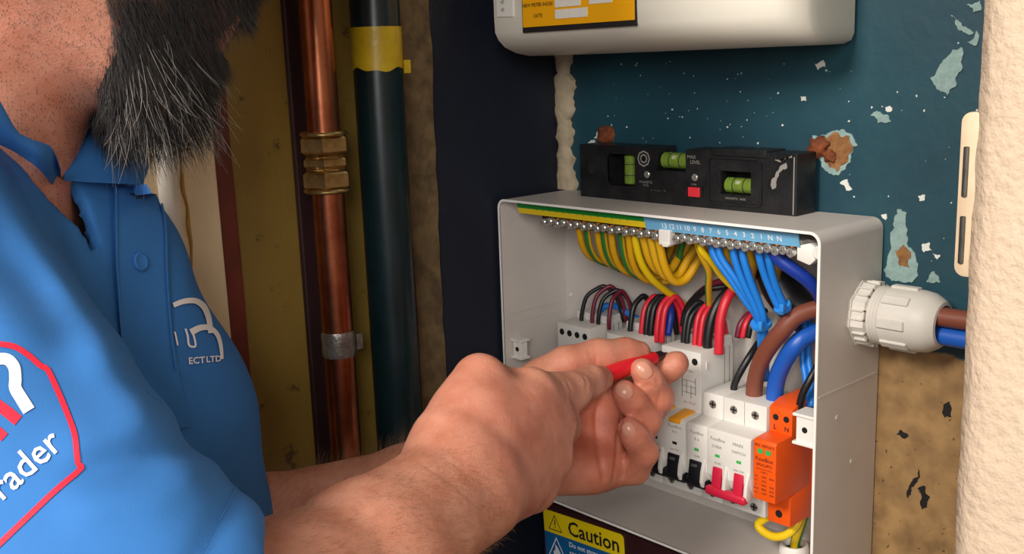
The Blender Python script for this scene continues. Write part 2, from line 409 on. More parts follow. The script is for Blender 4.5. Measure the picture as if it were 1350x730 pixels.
# hinge leaf let into the edge of the white plaster
h = thing('hinge', 'cream painted metal hinge leaf on the edge of white plaster wall', 'hinge', (.4745, -.292, 1.425))
single('leaf', lambda b: prism(b, rrect(.4700, .4785, 1.4245, 1.4805, .0035), 'y', -.2838, -.2800, .0005), 'hinge_cream', h, .6)
for z0, z1 in ((1.4520, 1.4690), (1.4290, 1.4455)): single('knuckle', lambda b: cyl(b, (.4724, -.2838, z0), EZ, .0010, z1-z0, 10, .0003), 'steel_dark', h, .6)

# ------------------------------------------------------------------ pipes on the side wall
PZ0, PZ1 = 0, 2.39
cp = thing('copper_pipe', 'vertical copper pipe with brass compression coupling on olive wall', 'pipe', (.024, -.2500, 0))
cx, cyy = .024, -.2495
single('tube', lambda b: cyl(b, (cx, cyy, 0), EZ, .011, PZ1, 32), 'copper', cp)
zc = PA(433, 213, 0, cx)[2]
def hexnut(b, z, h, r): lathe(b, (cx, cyy, z), EZ, [(0, r*.9), (.0015, r), (h-.0015, r), (h, r*.9)], 6, phase=.4)
single('nut', lambda b: hexnut(b, zc+.006, .0115, .0172), 'brass', cp, .3)
single('nut', lambda b: hexnut(b, zc-.0175, .0115, .0172), 'brass', cp, .3)
single('centre_hexagon', lambda b: hexnut(b, zc-.0035, .007, .0160), 'brass', cp, .3)
single('thread', lambda b: lathe(b, (cx, cyy, zc-.008), EZ, [(k*.001, .0128+(.0008 if k % 2 else 0)) for k in range(17)], 24), 'brass', cp, .3)
for s in (1, -1): single('olive_ring', lambda b: cyl(b, (cx, cyy, zc+(.0175 if s > 0 else -.0205)), EZ, .0160, .003, 24, .001), 'brass', cp, .6)
zt = PA(453, 450, 0, cx)[2]
single('tape_band', lambda b: lathe(b, (cx, cyy, zt-.009), EZ, [(0, .0114), (.002, .0119), (.009, .0116), (.015, .0120), (.018, .0114)], 24), 'solder_tape', cp, .5)
single('tape_end', lambda b: box(b, cx+.006, cx+.0075, cyy+.0105, cyy+.0155, zt-.006, zt+.005, .0004), 'solder_tape', cp, None)
tag(single('maroon_strip', lambda b: box(b, .0001, .0052, -.2610, -.2420, 0, PZ1, .0008), 'strip_maroon', None, None), 'narrow dark maroon strip on the wall behind the copper pipe', 'batten')  # flat dark maroon strip on the wall, partly behind the copper tube
bp = thing('service_pipe', 'thick dark green painted pipe with yellow tape wrapped near the top', 'pipe', (.0225, -.2020, 0))
single('tube', lambda b: cyl(b, (.0225, -.2010, 0), EZ, .0172, PZ1, 36), 'pipe_dark', bp)
z0 = PA(495, 92, 0, .0225)[2]; z1 = PA(492, 36, 0, .0225)[2]
def ytape(b):
    n = 40; V = []
    for k in range(n):
        a = 2*math.pi*k/n; lo = z0+.0012*math.sin(3*a)+.0008*math.sin(7*a); V.append([b.verts.new((.0225+.0178*math.cos(a), -.2010+.0178*math.sin(a), z)) for z in (lo, (lo+z1)/2, z1)]+[b.verts.new((.0225+.0172*math.cos(a), -.2010+.0172*math.sin(a), z)) for z in (z1, lo)])
    for k in range(n):
        A, B = V[k], V[(k+1) % n]
        for i in range(5): b.faces.new((A[i], B[i], B[(i+1) % 5], A[(i+1) % 5]))
single('tape_wrap', ytape, 'tape_yellow', bp, .6)
single('tape_flap', lambda b: box(b, .0225+.0135, .0225+.0148, -.2010+.012, -.2010+.0175, z0-.003, z0+.006, .0003), 'tape_yellow', bp, None)

# ------------------------------------------------------------------ electricity meter
mt = thing('electricity_meter', 'cream plastic electricity meter with orange index label on teal wall', 'meter', (.15, -.05, 1.506))
def mbody(b):
    # plan outline: flat front on the left, falling back in a soft curve to the right
    plan = [(.034, -.004), (.030, -.030), (.029, -.090), (.033, -.0975), (.040, -.1000), (.120, -.1000), (.185, -.0995), (.215, -.0965), (.238, -.090), (.262, -.078), (.272, -.066), (.2745, -.052), (.272, -.004)]
    secs = [(1.5060, .18, .35), (1.5062, .06, .28), (1.5085, .015, .20), (1.5130, .0, .10), (1.5185, -.0, .035), (1.5240, 0, .005), (1.535, 0, 0), (1.72, 0, 0), (1.726, 0, .03), (1.730, .04, .12)]
    P = [np.array([*p, 0]) for p in plan]; Q = spline(P, 3); R = []
    for z, sx, sy in secs:
        ring = []
        for q in Q:
            x = q[0]+(.152-q[0])*sx; y = q[1]*(1-sy) if q[1] < -.03 else q[1]
            ring.append(b.verts.new((x, min(y, -.003), z)))
        R.append(ring)
    n = len(Q)
    for A, B in zip(R, R[1:]):
        for k in range(n): b.faces.new((A[k], A[(k+1) % n], B[(k+1) % n], B[k]))
    b.faces.new(R[0][::-1]); b.faces.new(R[-1])
single('case', mbody, 'meter_plastic', mt, .9)
yl = -.1008; TL = (.0655, 1.5255); 
def rect(b, x0, x1, z0, z1, y, th=.0006): box(b, x0, x1, y, y+th+.0012, z0, z1)
lb = single('index_label_border', lambda b: rect(b, .0640, .1715, 1.5225, 1.5900, yl), 'ink', mt, None)
single('index_label', lambda b: rect(b, .0650, .1705, 1.5262, 1.5890, yl-.0005), 'label_orange', lb, None)
y2 = yl-.0010
for r_, (z, xs) in enumerate(((1.5305, 5), (1.5382, 4), (1.5460, 4))):
    for k in range(xs): single('index_cell', lambda b: rect(b, .0985+k*.0062, .0985+k*.0062+.0056, z, z+.0062, y2), 'sticker_white', lb, None)
single('index_cell', lambda b: rect(b, .1310, .1515, 1.5385, 1.5452, y2), 'sticker_white', lb, None)
for s, z, x in (('OLD METER INDEX', 1.5490, .0815), ('NEW METER INDEX', 1.5412, .0815), ('DATE', 1.5336, .0815), ('METER INDEX', 1.5490, .1410)): single('printed_text', lambda b: text(b, s, (x, y2, z), EX, EZ, .0035, lift=.0004), 'ink', lb, None)
st = single('sticker', lambda b: prism(b, [(.0375, 1.5352), (.0545, 1.5345), (.0550, 1.5600), (.0370, 1.5600)], 'y', -.1012, -.0995), 'sticker_white', mt, None)
single('handwritten_numbers', lambda b: [text(b, s, (.0440, -.1013, 1.540+i*.0055), (0, 0, 1), (-1, 0, 0), .0062, lift=.0004) for i, s in enumerate('667')], 'ink_grey', st, None)

# ------------------------------------------------------------------ spirit level lying on the consumer unit
lx0, lx1, ly0, ly1, lz0, lz1 = .0500, .2462, -.0290, -.0060, ZB+.2446, ZB+.2446+.0415
lv = thing('spirit_level', 'black torpedo spirit level with green vials on top of grey enclosure', 'spirit level', ((lx0+lx1)/2, -.018, lz0))
def LX(u): return PY(u, 230, ly0)[0]
def LP(u, v, y=None): return PY(u, v, ly0 if y is None else y)
wA = (LX(802), LX(838), LP(820, 245)[2], LP(820, 203)[2]); wC = (LX(950), LX(990), LP(970, 257)[2], LP(970, 226)[2]); nB = (LX(866), LX(904), LP(885, 226)[2])
def lbody(b):
    # built of bars round the windows so that the vial openings are real
    x = [lx0, wA[0], wA[1], nB[0], nB[1], wC[0], wC[1], lx1]
    for i in range(7):
        a, c = x[i], x[i+1]
        if i == 1: box(b, a, c, ly0, ly1, lz0, wA[2]); box(b, a, c, ly0, ly1, wA[3], lz1)
        elif i == 3: box(b, a, c, ly0, ly1, lz0, nB[2])
        elif i == 5: box(b, a, c, ly0, ly1, lz0, wC[2]); box(b, a, c, ly0, ly1, wC[3], lz1)
        else: box(b, a, c, ly0, ly1, lz0, lz1)
    bmesh.ops.remove_doubles(b, verts=list(b.verts), dist=1e-5)
single('body', lbody, 'black_plastic', lv, None)
single('end_cap', lambda b: box(b, lx1-.0005, lx1+.0018, ly0-.0004, ly1, lz0, lz1, .0005), 'black_plastic', lv, None)
def ring(b, x0, x1, z0, z1, w, y0, y1):
    A, B = rrect(x0-w, x1+w, z0-w, z1+w, .004), rrect(x0, x1, z0, z1, .003); n = len(A); V = [[b.verts.new((p[0], y, p[1])) for p in P] for P, y in ((A, y1), (A, y0), (B, y0), (B, y1))]
    for k in range(n):
        for i in range(4): b.faces.new((V[i][k], V[i][(k+1) % n], V[(i+1) % 4][(k+1) % n], V[(i+1) % 4][k]))
single('vial_bezel', lambda b: ring(b, wC[0]-.009, wC[1]+.008, wC[2]-.006, wC[3]+.0085, .0014, ly0-.0012, ly0+.001), 'black_plastic', lv, .6)
single('vial_bezel', lambda b: ring(b, wA[0], wA[1], wA[2], wA[3], .0012, ly0-.0008, ly0+.001), 'black_plastic', lv, .6)
single('shoulder', lambda b: box(b, lx1-.068, lx1-.022, ly0-.0010, ly1, lz1-.0035, lz1+.0012, .0004), 'black_plastic', lv, None)
ym = (ly0+ly1)/2
def vial(pos, d, L_, r):
    v = single('vial', lambda b: lathe(b, Vector(pos)-Vector(d)*L_/2, d, [(0, r*.6), (.0012, r), (L_-.0012, r), (L_, r*.6)], 20), 'vial_green', lv, .6)
    for t in (-.18, .18): single('ring_line', lambda b: lathe(b, Vector(pos)+Vector(d)*(t*L_-.0003), d, [(0, r+.0002), (.0006, r+.0002)], 20), 'ink', v, .6)
    single('bubble', lambda b: lathe(b, Vector(pos)+Vector((0, -r*.55, r*.35))-Vector(d)*.003, d, [(0, .0002), (.0012, r*.42), (.0048, r*.42), (.006, .0002)], 12), 'vial_cap', v, .6)
vial(((wA[0]+wA[1])/2+.003, ym-.004, (wA[2]+wA[3])/2), EZ, wA[3]-wA[2]-.001, .0052)
vial(((nB[0]+nB[1])/2, ym-.003, nB[2]+.0072), EX, nB[1]-nB[0]-.0008, .0060)
vial(((wC[0]+wC[1])/2, ym-.004, wC[2]+.0058), EX, wC[1]-wC[0]-.0008, .0055)
for w in (wA, wC): single('window_backing', lambda b: box(b, w[0], w[1], ly1-.004, ly1-.002, w[2], w[3]), 'hole_black', lv, None)
for u, v in ((852, 230), (915, 234)): single('screw', lambda b: cyl(b, LP(u, v, ly0-.0012), EY, .0026, .0014, 16, .0004), 'steel', lv, .6)
bq = LP(916, 253); single('button', lambda b: box(b, bq[0]-.0052, bq[0]+.0052, ly0-.0018, ly0+.001, bq[2]-.0035, bq[2]+.0035, .0006), 'button_red', lv, None)
for u in (906, 926):
    q = LP(u, 253); single('button_guide', lambda b: box(b, q[0]-.0008, q[0]+.0008, ly0-.0014, ly0+.001, q[2]-.004, q[2]+.004), 'black_plastic', lv, None)
single('strap_slot', lambda b: lathe(b, LP(780, 222, ly0-.0003), EY, [(0, .0042), (.0004, .0042)], 20), 'ink', lv, None)
def badge(b):
    c = LP(849, 209)
    def dia(R, r):
        A = [(c[0]+R*math.cos(a), c[2]+R*math.sin(a)) for a in (k*math.pi/4 for k in range(8))]; B = [(c[0]+r*math.cos(a), c[2]+r*math.sin(a)) for a in (k*math.pi/4 for k in range(8))]
        for k in range(8): b.faces.new([b.verts.new((p[0], ly0-.0004, p[1])) for p in (A[k], A[(k+1) % 8], B[(k+1) % 8], B[k])])
    dia(.0062, .0050); dia(.0036, .0024)
single('badge_print', badge, 'ink_grey', lv, None)
for s, u, v, z in (('MAGNETIC', 852, 240, .0026), ('LEVEL', 852, 244, .0022), ('MAX', 912, 207, .0036), ('LEVEL', 917, 214, .0036), ('••   — ⊥ —   ••', 868, 251, .0022), ('LOCK', 915, 243, .0018), ('MAGNETIC  BASE', 970, 262, .0022)):
    q = LP(u, v); single('printed_text', lambda b: text(b, s, (q[0], ly0, q[2]), EX, EZ, z, lift=.0004), 'ink_grey', lv, None)
single('edge_wear', lambda b: (box(b, lx1-.0006, lx1+.0002, ly0-.0008, ly0-.0003, lz0+.001, lz1-.002), flake(b, [(1022, 210), (1044, 205), (1044, 208), (1030, 213)], .0004, ly0-.0002, .0004), flake(b, [(1017, 246), (1024, 226), (1037, 214), (1038, 222), (1027, 232), (1019, 250)], .0004, ly0-.0002, .0008)), 'ink_grey', lv, None)

# ------------------------------------------------------------------ consumer unit enclosure
X0, X1, YF, Z0, Z1 = .004, .2957, -.0776, ZB, ZB+.2446
cu = thing('consumer_unit', 'open light grey metal consumer unit enclosure fixed to teal wall', 'consumer unit', ((X0+X1)/2, -.004, ZB))
def shell(b):
    n = 7; A = rrect(X0, X1, Z0, Z1, .0075, n); t = .0016; B = rrect(X0+t, X1-t, Z0+t, Z1-t, .006, n); N_ = len(A)
    prof = [(A, -.0015), (A, YF+.0006), (A, YF), (B, YF), (B, YF+.0006), (B, -.0030)]
    V = [[b.verts.new((p[0], y, p[1])) for p in P] for P, y in prof]
    for i in range(len(V)-1):
        for k in range(N_): b.faces.new((V[i][k], V[i][(k+1) % N_], V[i+1][(k+1) % N_], V[i+1][k]))
    b.faces.new(V[0]); b.faces.new(V[-1])
enc = single('enclosure', shell, 'enclosure_grey', cu, .7)
# knock-out for the gland, cut through the side wall
ct = single('cutter', lambda b: cyl(b, (X1-.010, -.0235, ZB+.1855), EX, .0165, .020, 32), 'enclosure_grey'); bo_ = enc.modifiers.new('hole', 'BOOLEAN'); bo_.object = ct; bo_.operation = 'DIFFERENCE'; bo_.solver = 'EXACT'
bpy.context.view_layer.update(); dg = bpy.context.evaluated_depsgraph_get(); nm_ = bpy.data.meshes.new_from_object(enc.evaluated_get(dg)); enc.modifiers.clear(); enc.data = nm_; bpy.data.objects.remove(ct)
for p_ in nm_.polygons: p_.use_smooth = True
nm_.set_sharp_from_angle(angle=.6); wn_ = enc.modifiers.new('weighted', 'WEIGHTED_NORMAL'); wn_.keep_sharp = True; wn_.weight = 100
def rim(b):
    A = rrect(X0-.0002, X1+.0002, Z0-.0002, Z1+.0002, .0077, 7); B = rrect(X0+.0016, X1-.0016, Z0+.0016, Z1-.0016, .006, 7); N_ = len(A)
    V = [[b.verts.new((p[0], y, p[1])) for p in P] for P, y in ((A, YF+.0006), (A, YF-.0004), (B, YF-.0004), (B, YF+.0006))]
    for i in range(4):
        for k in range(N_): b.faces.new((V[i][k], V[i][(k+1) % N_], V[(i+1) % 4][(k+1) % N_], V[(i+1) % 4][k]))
single('rim', rim, 'rim_highlight', cu, .7)  # added white lip: paints the bright highlight along the front edge
for x in (X0+.0016, X1): # pressed seam across both side walls
    sg = 1
    single('seam', lambda b: box(b, x-.0001, x+.0004, YF+.002, -.004, ZB+.1395, ZB+.1405), 'enclosure_grey', cu, None)
single('seam', lambda b: box(b, X0+.0014, X0+.0021, YF+.002, -.006, ZB+.1480, ZB+.1486), 'enclosure_grey', cu, None)
def dimple(u, v):
    q = PA(u, v, 0, X1); single('dimple', lambda b: cyl(b, (X1-.0002, q[1], q[2]), EX, .0016, .0008, 14, .0003), 'enclosure_grey', cu, .5)
dimple(1103, 550); dimple(1122, 608)
q = PA(753, 388, 1, -.0032); single('rivet', lambda b: cyl(b, (q[0], -.0032, q[2]), MY, .0014, .001, 12), 'white_plastic', cu, .5)
def clip(x, z, s, w=.012, yp=-.069, h=.0085):
    l = single('lid_clip', lambda b: (box(b, min(x, x+s*w), max(x, x+s*w), yp-.0015, -.0600, z-h, z-h+.002, .0004), box(b, min(x, x+s*w), max(x, x+s*w), yp-.0015, -.0600, z+h-.002, z+h, .0004), box(b, min(x+s*.001, x+s*(w-.002)), max(x+s*.001, x+s*(w-.002)), yp, -.0610, z-h+.001, z+h-.001, .0004)), 'white_plastic', cu, None)
    single('screw_hole', lambda b: cyl(b, (x+s*w/2, yp+.0002, z), MY, .0020, .0004, 14), 'hole_black', l, None)
clip(X0+.0016, ZB+.1185, 1); clip(X1-.0016, ZB+.1160, -1, .0165, -.0745, .0105)
single('rail', lambda b: prism(b, [(-.003, ZB+.062), (-.011, ZB+.062), (-.011, ZB+.057), (-.0125, ZB+.057), (-.0125, ZB+.092), (-.011, ZB+.092), (-.011, ZB+.087), (-.003, ZB+.087)], 'x', .015, .285), 'steel', cu, None)
# terminal bar with its marking strip
zbT = ZB+.2290; yb = -.0655
tb = thing('terminal_bar', 'earth and neutral terminal bar with green, yellow and blue marking strips', 'terminal bar', (.15, yb, zbT))
XB = np.linspace(PY(715, 292, -.071)[0], PY(862, 309, -.071)[0], 17); XN = np.linspace(PY(890, 312, -.071)[0], PY(1041, 330, -.071)[0], 17)
for xs, nm in ((XB, 'earth_bar'), (XN, 'neutral_bar')):
    single(nm, lambda b: box(b, xs[0]-.006, xs[-1]+.003, yb, yb+.008, zbT-.0035, zbT+.0035, .0003), 'brass_bar', tb, None)
    for i, x in enumerate(xs):
        def scr(b, x=x, i=i):
            zz = zbT+(.0006 if i % 2 else -.0006); cyl(b, (x, yb-.0055, zz), EY, .0029, .0055, 14, .0006)
            box(b, x-.0024, x+.0024, yb-.0058, yb-.0050, zz-.0004, zz+.0004); box(b, x-.0004, x+.0004, yb-.0058, yb-.0050, zz-.0024, zz+.0024)
        single('terminal_screw', scr, 'steel', tb, .6)
single('bar_backing', lambda b: box(b, XB[0]-.007, XN[-1]+.002, yb+.006, yb+.013, zbT-.0045, zbT+.0060), 'white_plastic', tb, None)
qx = PY(875, 312, -.071)[0]
single('bar_holder', lambda b: (box(b, qx-.0045, qx+.0055, yb-.0060, yb+.0100, zbT-.0060, zbT+.0050, .0008), box(b, qx-.001, qx+.004, yb-.0065, yb, zbT-.0070, zbT-.004, .0005)), 'white_plastic', tb, None)
ex_ = XN[-1]
def endh(b):
    prism(b, [(ex_+.003, zbT-.005), (ex_+.012, zbT-.0075), (ex_+.016, zbT-.004), (ex_+.016, zbT+.004), (ex_+.012, zbT+.0065), (ex_+.003, zbT+.004)], 'y', yb-.002, yb+.008, .0006)
    cyl(b, (ex_+.0185, yb+.004, zbT+.001), MY, .0045, .007, 16, .001)
single('bar_holder', endh, 'white_plastic', tb, .5)
single('bar_support', lambda b: box(b, XB[0]-.004, XN[-1]+.006, yb+.013, -.004, zbT+.004, zbT+.0055), 'white_plastic', tb, None)
xs0, xsm, xs1 = PY(684, 274, -.069)[0], PY(851, 292, -.069)[0], PY(1054, 316, -.069)[0]
TILT = Matrix.Translation((0, -.0685, ZB+.2335)) @ Matrix.Rotation(math.radians(16), 4, 'X')
def strip(nm, x0, x1, z0, z1, m):
    return single(nm, lambda b: box(b, x0, x1, -.0004, .0006, z0, z1, 0, 2, TILT), m, tb, None)
strip('green_strip', xs0, xsm, .0046, .0083, 'strip_green'); strip('yellow_strip', xs0, xsm, 0, .0046, 'strip_yellow'); bs = strip('blue_strip', xsm, xs1, -.0008, .0083, 'strip_blue')
R3 = TILT.to_3x3(); zax = R3 @ Vector((0, 0, 1))
def nums(b):
    L_ = ['13', '12', '11', '10', '9', '8', '7', '6', '5', '4', '3', '2', '1', 'N', 'N']; xa = PY(877, 299, -.069)[0]; xb_ = PY(1029, 313, -.069)[0]
    for i, s in enumerate(L_): text(b, s, TILT @ Vector((xa+(xb_-xa)*i/14, -.0006, .0034)), EX, zax, .0052, bold=.00008, lift=.0003)
single('strip_numbers', nums, 'ink_white', bs, None)
single('tick_marks', lambda b: [box(b, xs0+.022+k*.0072, xs0+.0224+k*.0072, -.0008, 0, .0040, .0052, 0, 2, TILT) for k in range(14)], 'strip_green', tb, None)

# ------------------------------------------------------------------ devices clipped to the rail
YT, YN = -.052, -.0705
def prof(top, nose=True): return [(-.0128, ZB+.0345), (YT, ZB+.0345), (YT, ZB+.0500), (YN+.004, ZB+.0560), (YN, ZB+.0640), (YN, ZB+.0965), (YN+.0015, ZB+.0975), (YT, ZB+.0985), (YT, top), (-.0128, top)]
def screw(p, x, z, y=YT, r=.0031, m='steel'):
    s = single('terminal_screw', lambda b: lathe(b, (x, y+.0001, z), MY, [(0, r), (.0006, r), (.0005, r*.82), (.0003, r*.8), (.0003, 0)], 16), m, p, .5)
    single('screw_slot', lambda b: (box(b, x-r*.75, x+r*.75, y-.0008, y-.0002, z-.0004, z+.0004), box(b, x-.0004, x+.0004, y-.0008, y-.0002, z-r*.7, z+r*.7)), 'hole_black', s, None)
def toggle(p, x, m, w=.0105):
    t = single('toggle', lambda b: (prism(b, [(YN+.010, ZB+.0500), (YN-.0010, ZB+.0525), (YN-.0028, ZB+.0560), (YN-.0010, ZB+.0705), (YN+.010, ZB+.0720)], 'x', x-w/2, x+w/2, .0008), prism(b, [(YN+.010, ZB+.0485), (YN-.0005, ZB+.0505), (YN-.0020, ZB+.0530), (YN-.0012, ZB+.0575), (YN+.010, ZB+.0585)], 'x', x-.0078, x+.0098, .0006) if m == 'toggle_black' else None), m, p, .5)
    if m == 'toggle_black': single('off_mark', lambda b: text(b, 'OFF', (x, YN-.0016, ZB+.0672), EX, EZ, .0030, lift=.0004), 'ink_grey', t, None)
def shield(p, x, s=1):
    # pale curved cheek beside the lever
    P = [(YN+.004, ZB+.0525), (YN-.0026, ZB+.0530), (YN-.0040, ZB+.0570), (YN-.0032, ZB+.0640), (YN-.0006, ZB+.0730), (YN+.004, ZB+.0735)]
    single('toggle_cheek', lambda b: prism(b, P, 'x', x-.0014, x+.0014, .0006), 'device_white', p, .5)
def faceprint(p, x, lines, grn=True):
    def f(b):
        for s, dz, sz in lines: text(b, s, (x, YN, ZB+.0965-dz), EX, EZ, sz, lift=.0003)
    single('printed_text', f, 'ink_grey', p, None)
    single('indicator', lambda b: box(b, x-.0022, x+.0016, YN-.0003, YN+.001, ZB+.0780, ZB+.0800), 'led_green' if grn else 'hole_black', p, None)

def rcbo(x0, label):
    t = thing('residual_breaker', label, 'circuit breaker', (x0+.018, -.03, ZB+.0345), 'tall double breakers')
    single('body', lambda b: prism(b, prof(ZB+.1435), 'x', x0, x0+.0358, .0005), 'device_white', t, .4)
    single('top_block', lambda b: box(b, x0+.001, x0+.0350, -.030, -.0128, ZB+.1430, ZB+.1490, .0005), 'device_white', t, None)
    for k in range(4): single('terminal_hole', lambda b: cyl(b, (x0+.0050+k*.0085, YT+.0002, ZB+.1362), MY, .0026, .0004, 16), 'hole_black', t, None)
    single('groove', lambda b: [box(b, x0+.0356, x0+.0360, -.018-k*.006, -.0172-k*.006, ZB+.105, ZB+.142) for k in range(2)], 'ink_grey', t, None)
    for k in (0, 1):
        xc = x0+.009+k*.018
        screw(t, xc, ZB+.0404); toggle(t, xc-.001, 'toggle_black'); shield(t, xc+.0062)
        faceprint(t, xc, [('FuseBox', .0050, .0034), ('B 32', .0090, .0026), ('6kA 230V', .0225, .0020)], False)
        single('test_button', lambda b: prism(b, [(YN-.0012, ZB+.0945), (YN-.0012, ZB+.0975), (YT-.001, ZB+.1000), (YT-.001, ZB+.0970)], 'x', xc-.005, xc+.005, .0006), 'orange_tab', t, .5)
    single('circuit_print', lambda b: ([box(b, x0+.019+k*.004, x0+.0195+k*.004, YT-.0003, YT+.0001, ZB+.108+(k % 2)*.003, ZB+.124-(k % 3)*.003) for k in range(4)], [box(b, x0+.019, x0+.0312, YT-.0003, YT+.0001, ZB+z, ZB+z+.0003) for z in (.112, .1165, .121)], [text(b, s, (x0+.026, YT, ZB+z), EX, EZ, .0026) for s, z in (('RCBO', .1285), ('IΔn 30mA', .1045))]), 'ink_grey', t, None)
    single('side_clip', lambda b: box(b, x0+.0356, x0+.0364, YT+.006, YT+.009, ZB+.130, ZB+.136, .0003), 'device_white', t, None)
    return t
rcbo(.0426, 'tall white double breaker with four holes, farthest from the main switch')
rcbo(.0966, 'tall white double breaker between the other two tall breakers')
rcbo(.1512, 'tall white double breaker touched by the red tester tip')
def mcb(x0, label):
    t = thing('circuit_breaker', label, 'circuit breaker', (x0+.009, -.03, ZB+.0345))
    single('body', lambda b: prism(b, prof(ZB+.1157), 'x', x0, x0+.0177, .0005), 'device_white', t, .4)
    screw(t, x0+.0088, ZB+.0404); screw(t, x0+.0088, ZB+.1080); toggle(t, x0+.0078, 'toggle_black'); shield(t, x0+.0152)
    faceprint(t, x0+.0088, [('FuseBox', .0050, .0034), ('B 6', .0098, .0032), ('10000', .0225, .0022)])
    return t
mcb(.0786, 'narrow white breaker between four hole breaker and middle tall breaker'); mcb(.1328, 'narrow white breaker between middle tall breaker and tested breaker')
mcb(.1890, 'narrow white breaker with black lever beside the red main switch')
ms = thing('main_switch', 'white double main switch with joined red levers', 'main switch', (.2244, -.03, ZB+.0345))
mx0 = .2070
single('body', lambda b: prism(b, prof(ZB+.1157), 'x', mx0, mx0+.0356, .0005), 'device_white', ms, .4)
for k in (0, 1):
    xc = mx0+.0088+k*.0178
    screw(ms, xc, ZB+.0404); screw(ms, xc, ZB+.1080); toggle(ms, xc, 'toggle_red', .0078); shield(ms, xc+.0073)
    single('indicator', lambda b: box(b, xc-.0022, xc+.0016, YN-.0003, YN+.001, ZB+.0780, ZB+.0800), 'led_green', ms, None)
single('toggle_bar', lambda b: box(b, mx0+.0012, mx0+.0350, YN-.0058, YN+.0004, ZB+.0505, ZB+.0570, .0022, 3), 'toggle_red', ms, .6)
single('printed_text', lambda b: [text(b, s, (mx0+x, YN, ZB+.0965-dz), EX, EZ, sz) for s, x, dz, sz in (('FuseBox', .0088, .0055, .0036), ('S100A', .0080, .0110, .0032), ('MAIN', .0255, .0055, .0034), ('SWITCH', .0262, .0110, .0030), ('FS100', .0088, .0230, .0022), ('100A 230V', .0262, .0240, .0020))], 'ink_grey', ms, None)
single('divider', lambda b: box(b, mx0+.0176, mx0+.0179, YT-.0002, YT+.0002, ZB+.0985, ZB+.1155), 'ink_grey', ms, None)
sp = thing('surge_protector', 'orange surge protection module with two green windows beside main switch', 'surge protector', (.2545, -.03, ZB+.0345))
sx0, sx1 = .2455, .2632; YS = -.0715
single('base', lambda b: prism(b, [(-.0128, ZB+.0345), (YT-.001, ZB+.0345), (YT-.001, ZB+.0560), (-.030, ZB+.0600), (-.030, ZB+.0960), (YT-.001, ZB+.0985), (YT-.001, ZB+.1180), (-.042, ZB+.1215), (-.0128, ZB+.1215)], 'x', sx0, sx1, .0005), 'orange', sp, .4)
single('cartridge', lambda b: prism(b, [(-.028, ZB+.0572), (YS, ZB+.0572), (YS, ZB+.0985), (YS+.0015, ZB+.1000), (-.028, ZB+.1005)], 'x', sx0+.0001, sx1-.0001, .0007), 'orange', sp, .4)
for k in (0, 1):
    single('terminal_hole', lambda b: cyl(b, (sx0+.0050+k*.0082, YT-.0009, ZB+.1110), MY, .0022, .0004, 16), 'hole_black', sp, None)
    single('status_window', lambda b: box(b, sx0+.0035+k*.0062, sx0+.0075+k*.0062, YS-.0004, YS+.001, ZB+.0905, ZB+.0938), 'led_green', sp, None)
    single('terminal_mark', lambda b: text(b, 'LN'[k], (sx0+.0045+k*.0092, YT-.001, ZB+.1040), EX, EZ, .0046, bold=.0001), 'ink', sp, None)
single('terminal_hole', lambda b: cyl(b, (sx0+.0088, YT-.0009, ZB+.0420), MY, .0027, .0004, 16), 'hole_black', sp, None)
def sprint(b):
    xc = (sx0+sx1)/2
    for s, z, sz in (('RED  REPLACE', .0962, .0024), ('FuseBox', .0866, .0040), ('SPDCUPT2', .0826, .0026), ('Surge protection device', .0798, .0013), ('TYPE 2', .0775, .0018)): text(b, s, (xc, YS, ZB+z), EX, EZ, sz, lift=.0004)
    for i, (a, c, e) in enumerate((('Un', '230V', '50Hz'), ('Uc', '275V', '~'), ('In', '20kA', '8/20'), ('Imax', '40kA', '8/20'), ('Up', '1.3kV', 'IP20'))):
        for s, x in ((a, -.006), (c, 0), (e, .006)): text(b, s, (xc+x, YS, ZB+.0742-i*.0029), EX, EZ, .0019, lift=.0004)
single('printed_text', sprint, 'ink', sp, None)
gx = PA(1047, 716, 2, ZB+.0086)
gr = thing('grommet', 'white round grommet in the floor of the enclosure below surge protector', 'grommet', (gx[0], gx[1], ZB+.0016))
single('ring', lambda b: lathe(b, (gx[0], gx[1], ZB+.0016), EZ, [(0, .0105), (.004, .0105), (.007, .0095), (.007, .0080), (.001, .0080)], 24), 'white_plastic', gr, .6)
single('core', lambda b: cyl(b, (gx[0], gx[1], ZB+.0017), EZ, .0080, .002, 20), 'hole_black', gr, None)

# ------------------------------------------------------------------ cable gland in the right side
gz, gy = ZB+.1855, -.0235
gl = thing('cable_gland', 'large pale grey cable gland screwed into side of enclosure', 'cable gland', (X1, gy, gz))
def hexflange(b):
    lathe(b, (X1, gy, gz), EX, [(0, .0212), (.0015, .0228), (.0022, .0228), (.0022, .0215), (.0105, .0208), (.0110, .0195)], 8, phase=.25)
single('locknut', hexflange, 'gland_grey', gl, .3)
for k in range(8):
    a = .25+2*math.pi*(k+.5)/8; x_, y_, d_ = frame_of(EX); c = Vector((X1+.0063, gy, gz))+(x_*math.cos(a)+y_*math.sin(a))*.0202; M = Matrix.Translation(c) @ Matrix(((1, 0, 0), (0, 1, 0), (0, 0, 1))).to_4x4() @ (x_*math.cos(a)+y_*math.sin(a)).to_track_quat('Z', 'X').to_matrix().to_4x4()
    single('locknut_facet', lambda b: (box(b, -.0034, .0034, -.0052, -.0040, -.0012, .0008, 0, 2, M), box(b, -.0034, .0034, .0040, .0052, -.0012, .0008, 0, 2, M), box(b, -.0034, -.0024, -.0052, .0052, -.0012, .0008, 0, 2, M), box(b, .0024, .0034, -.0052, .0052, -.0012, .0008, 0, 2, M)), 'gland_grey', gl, None)
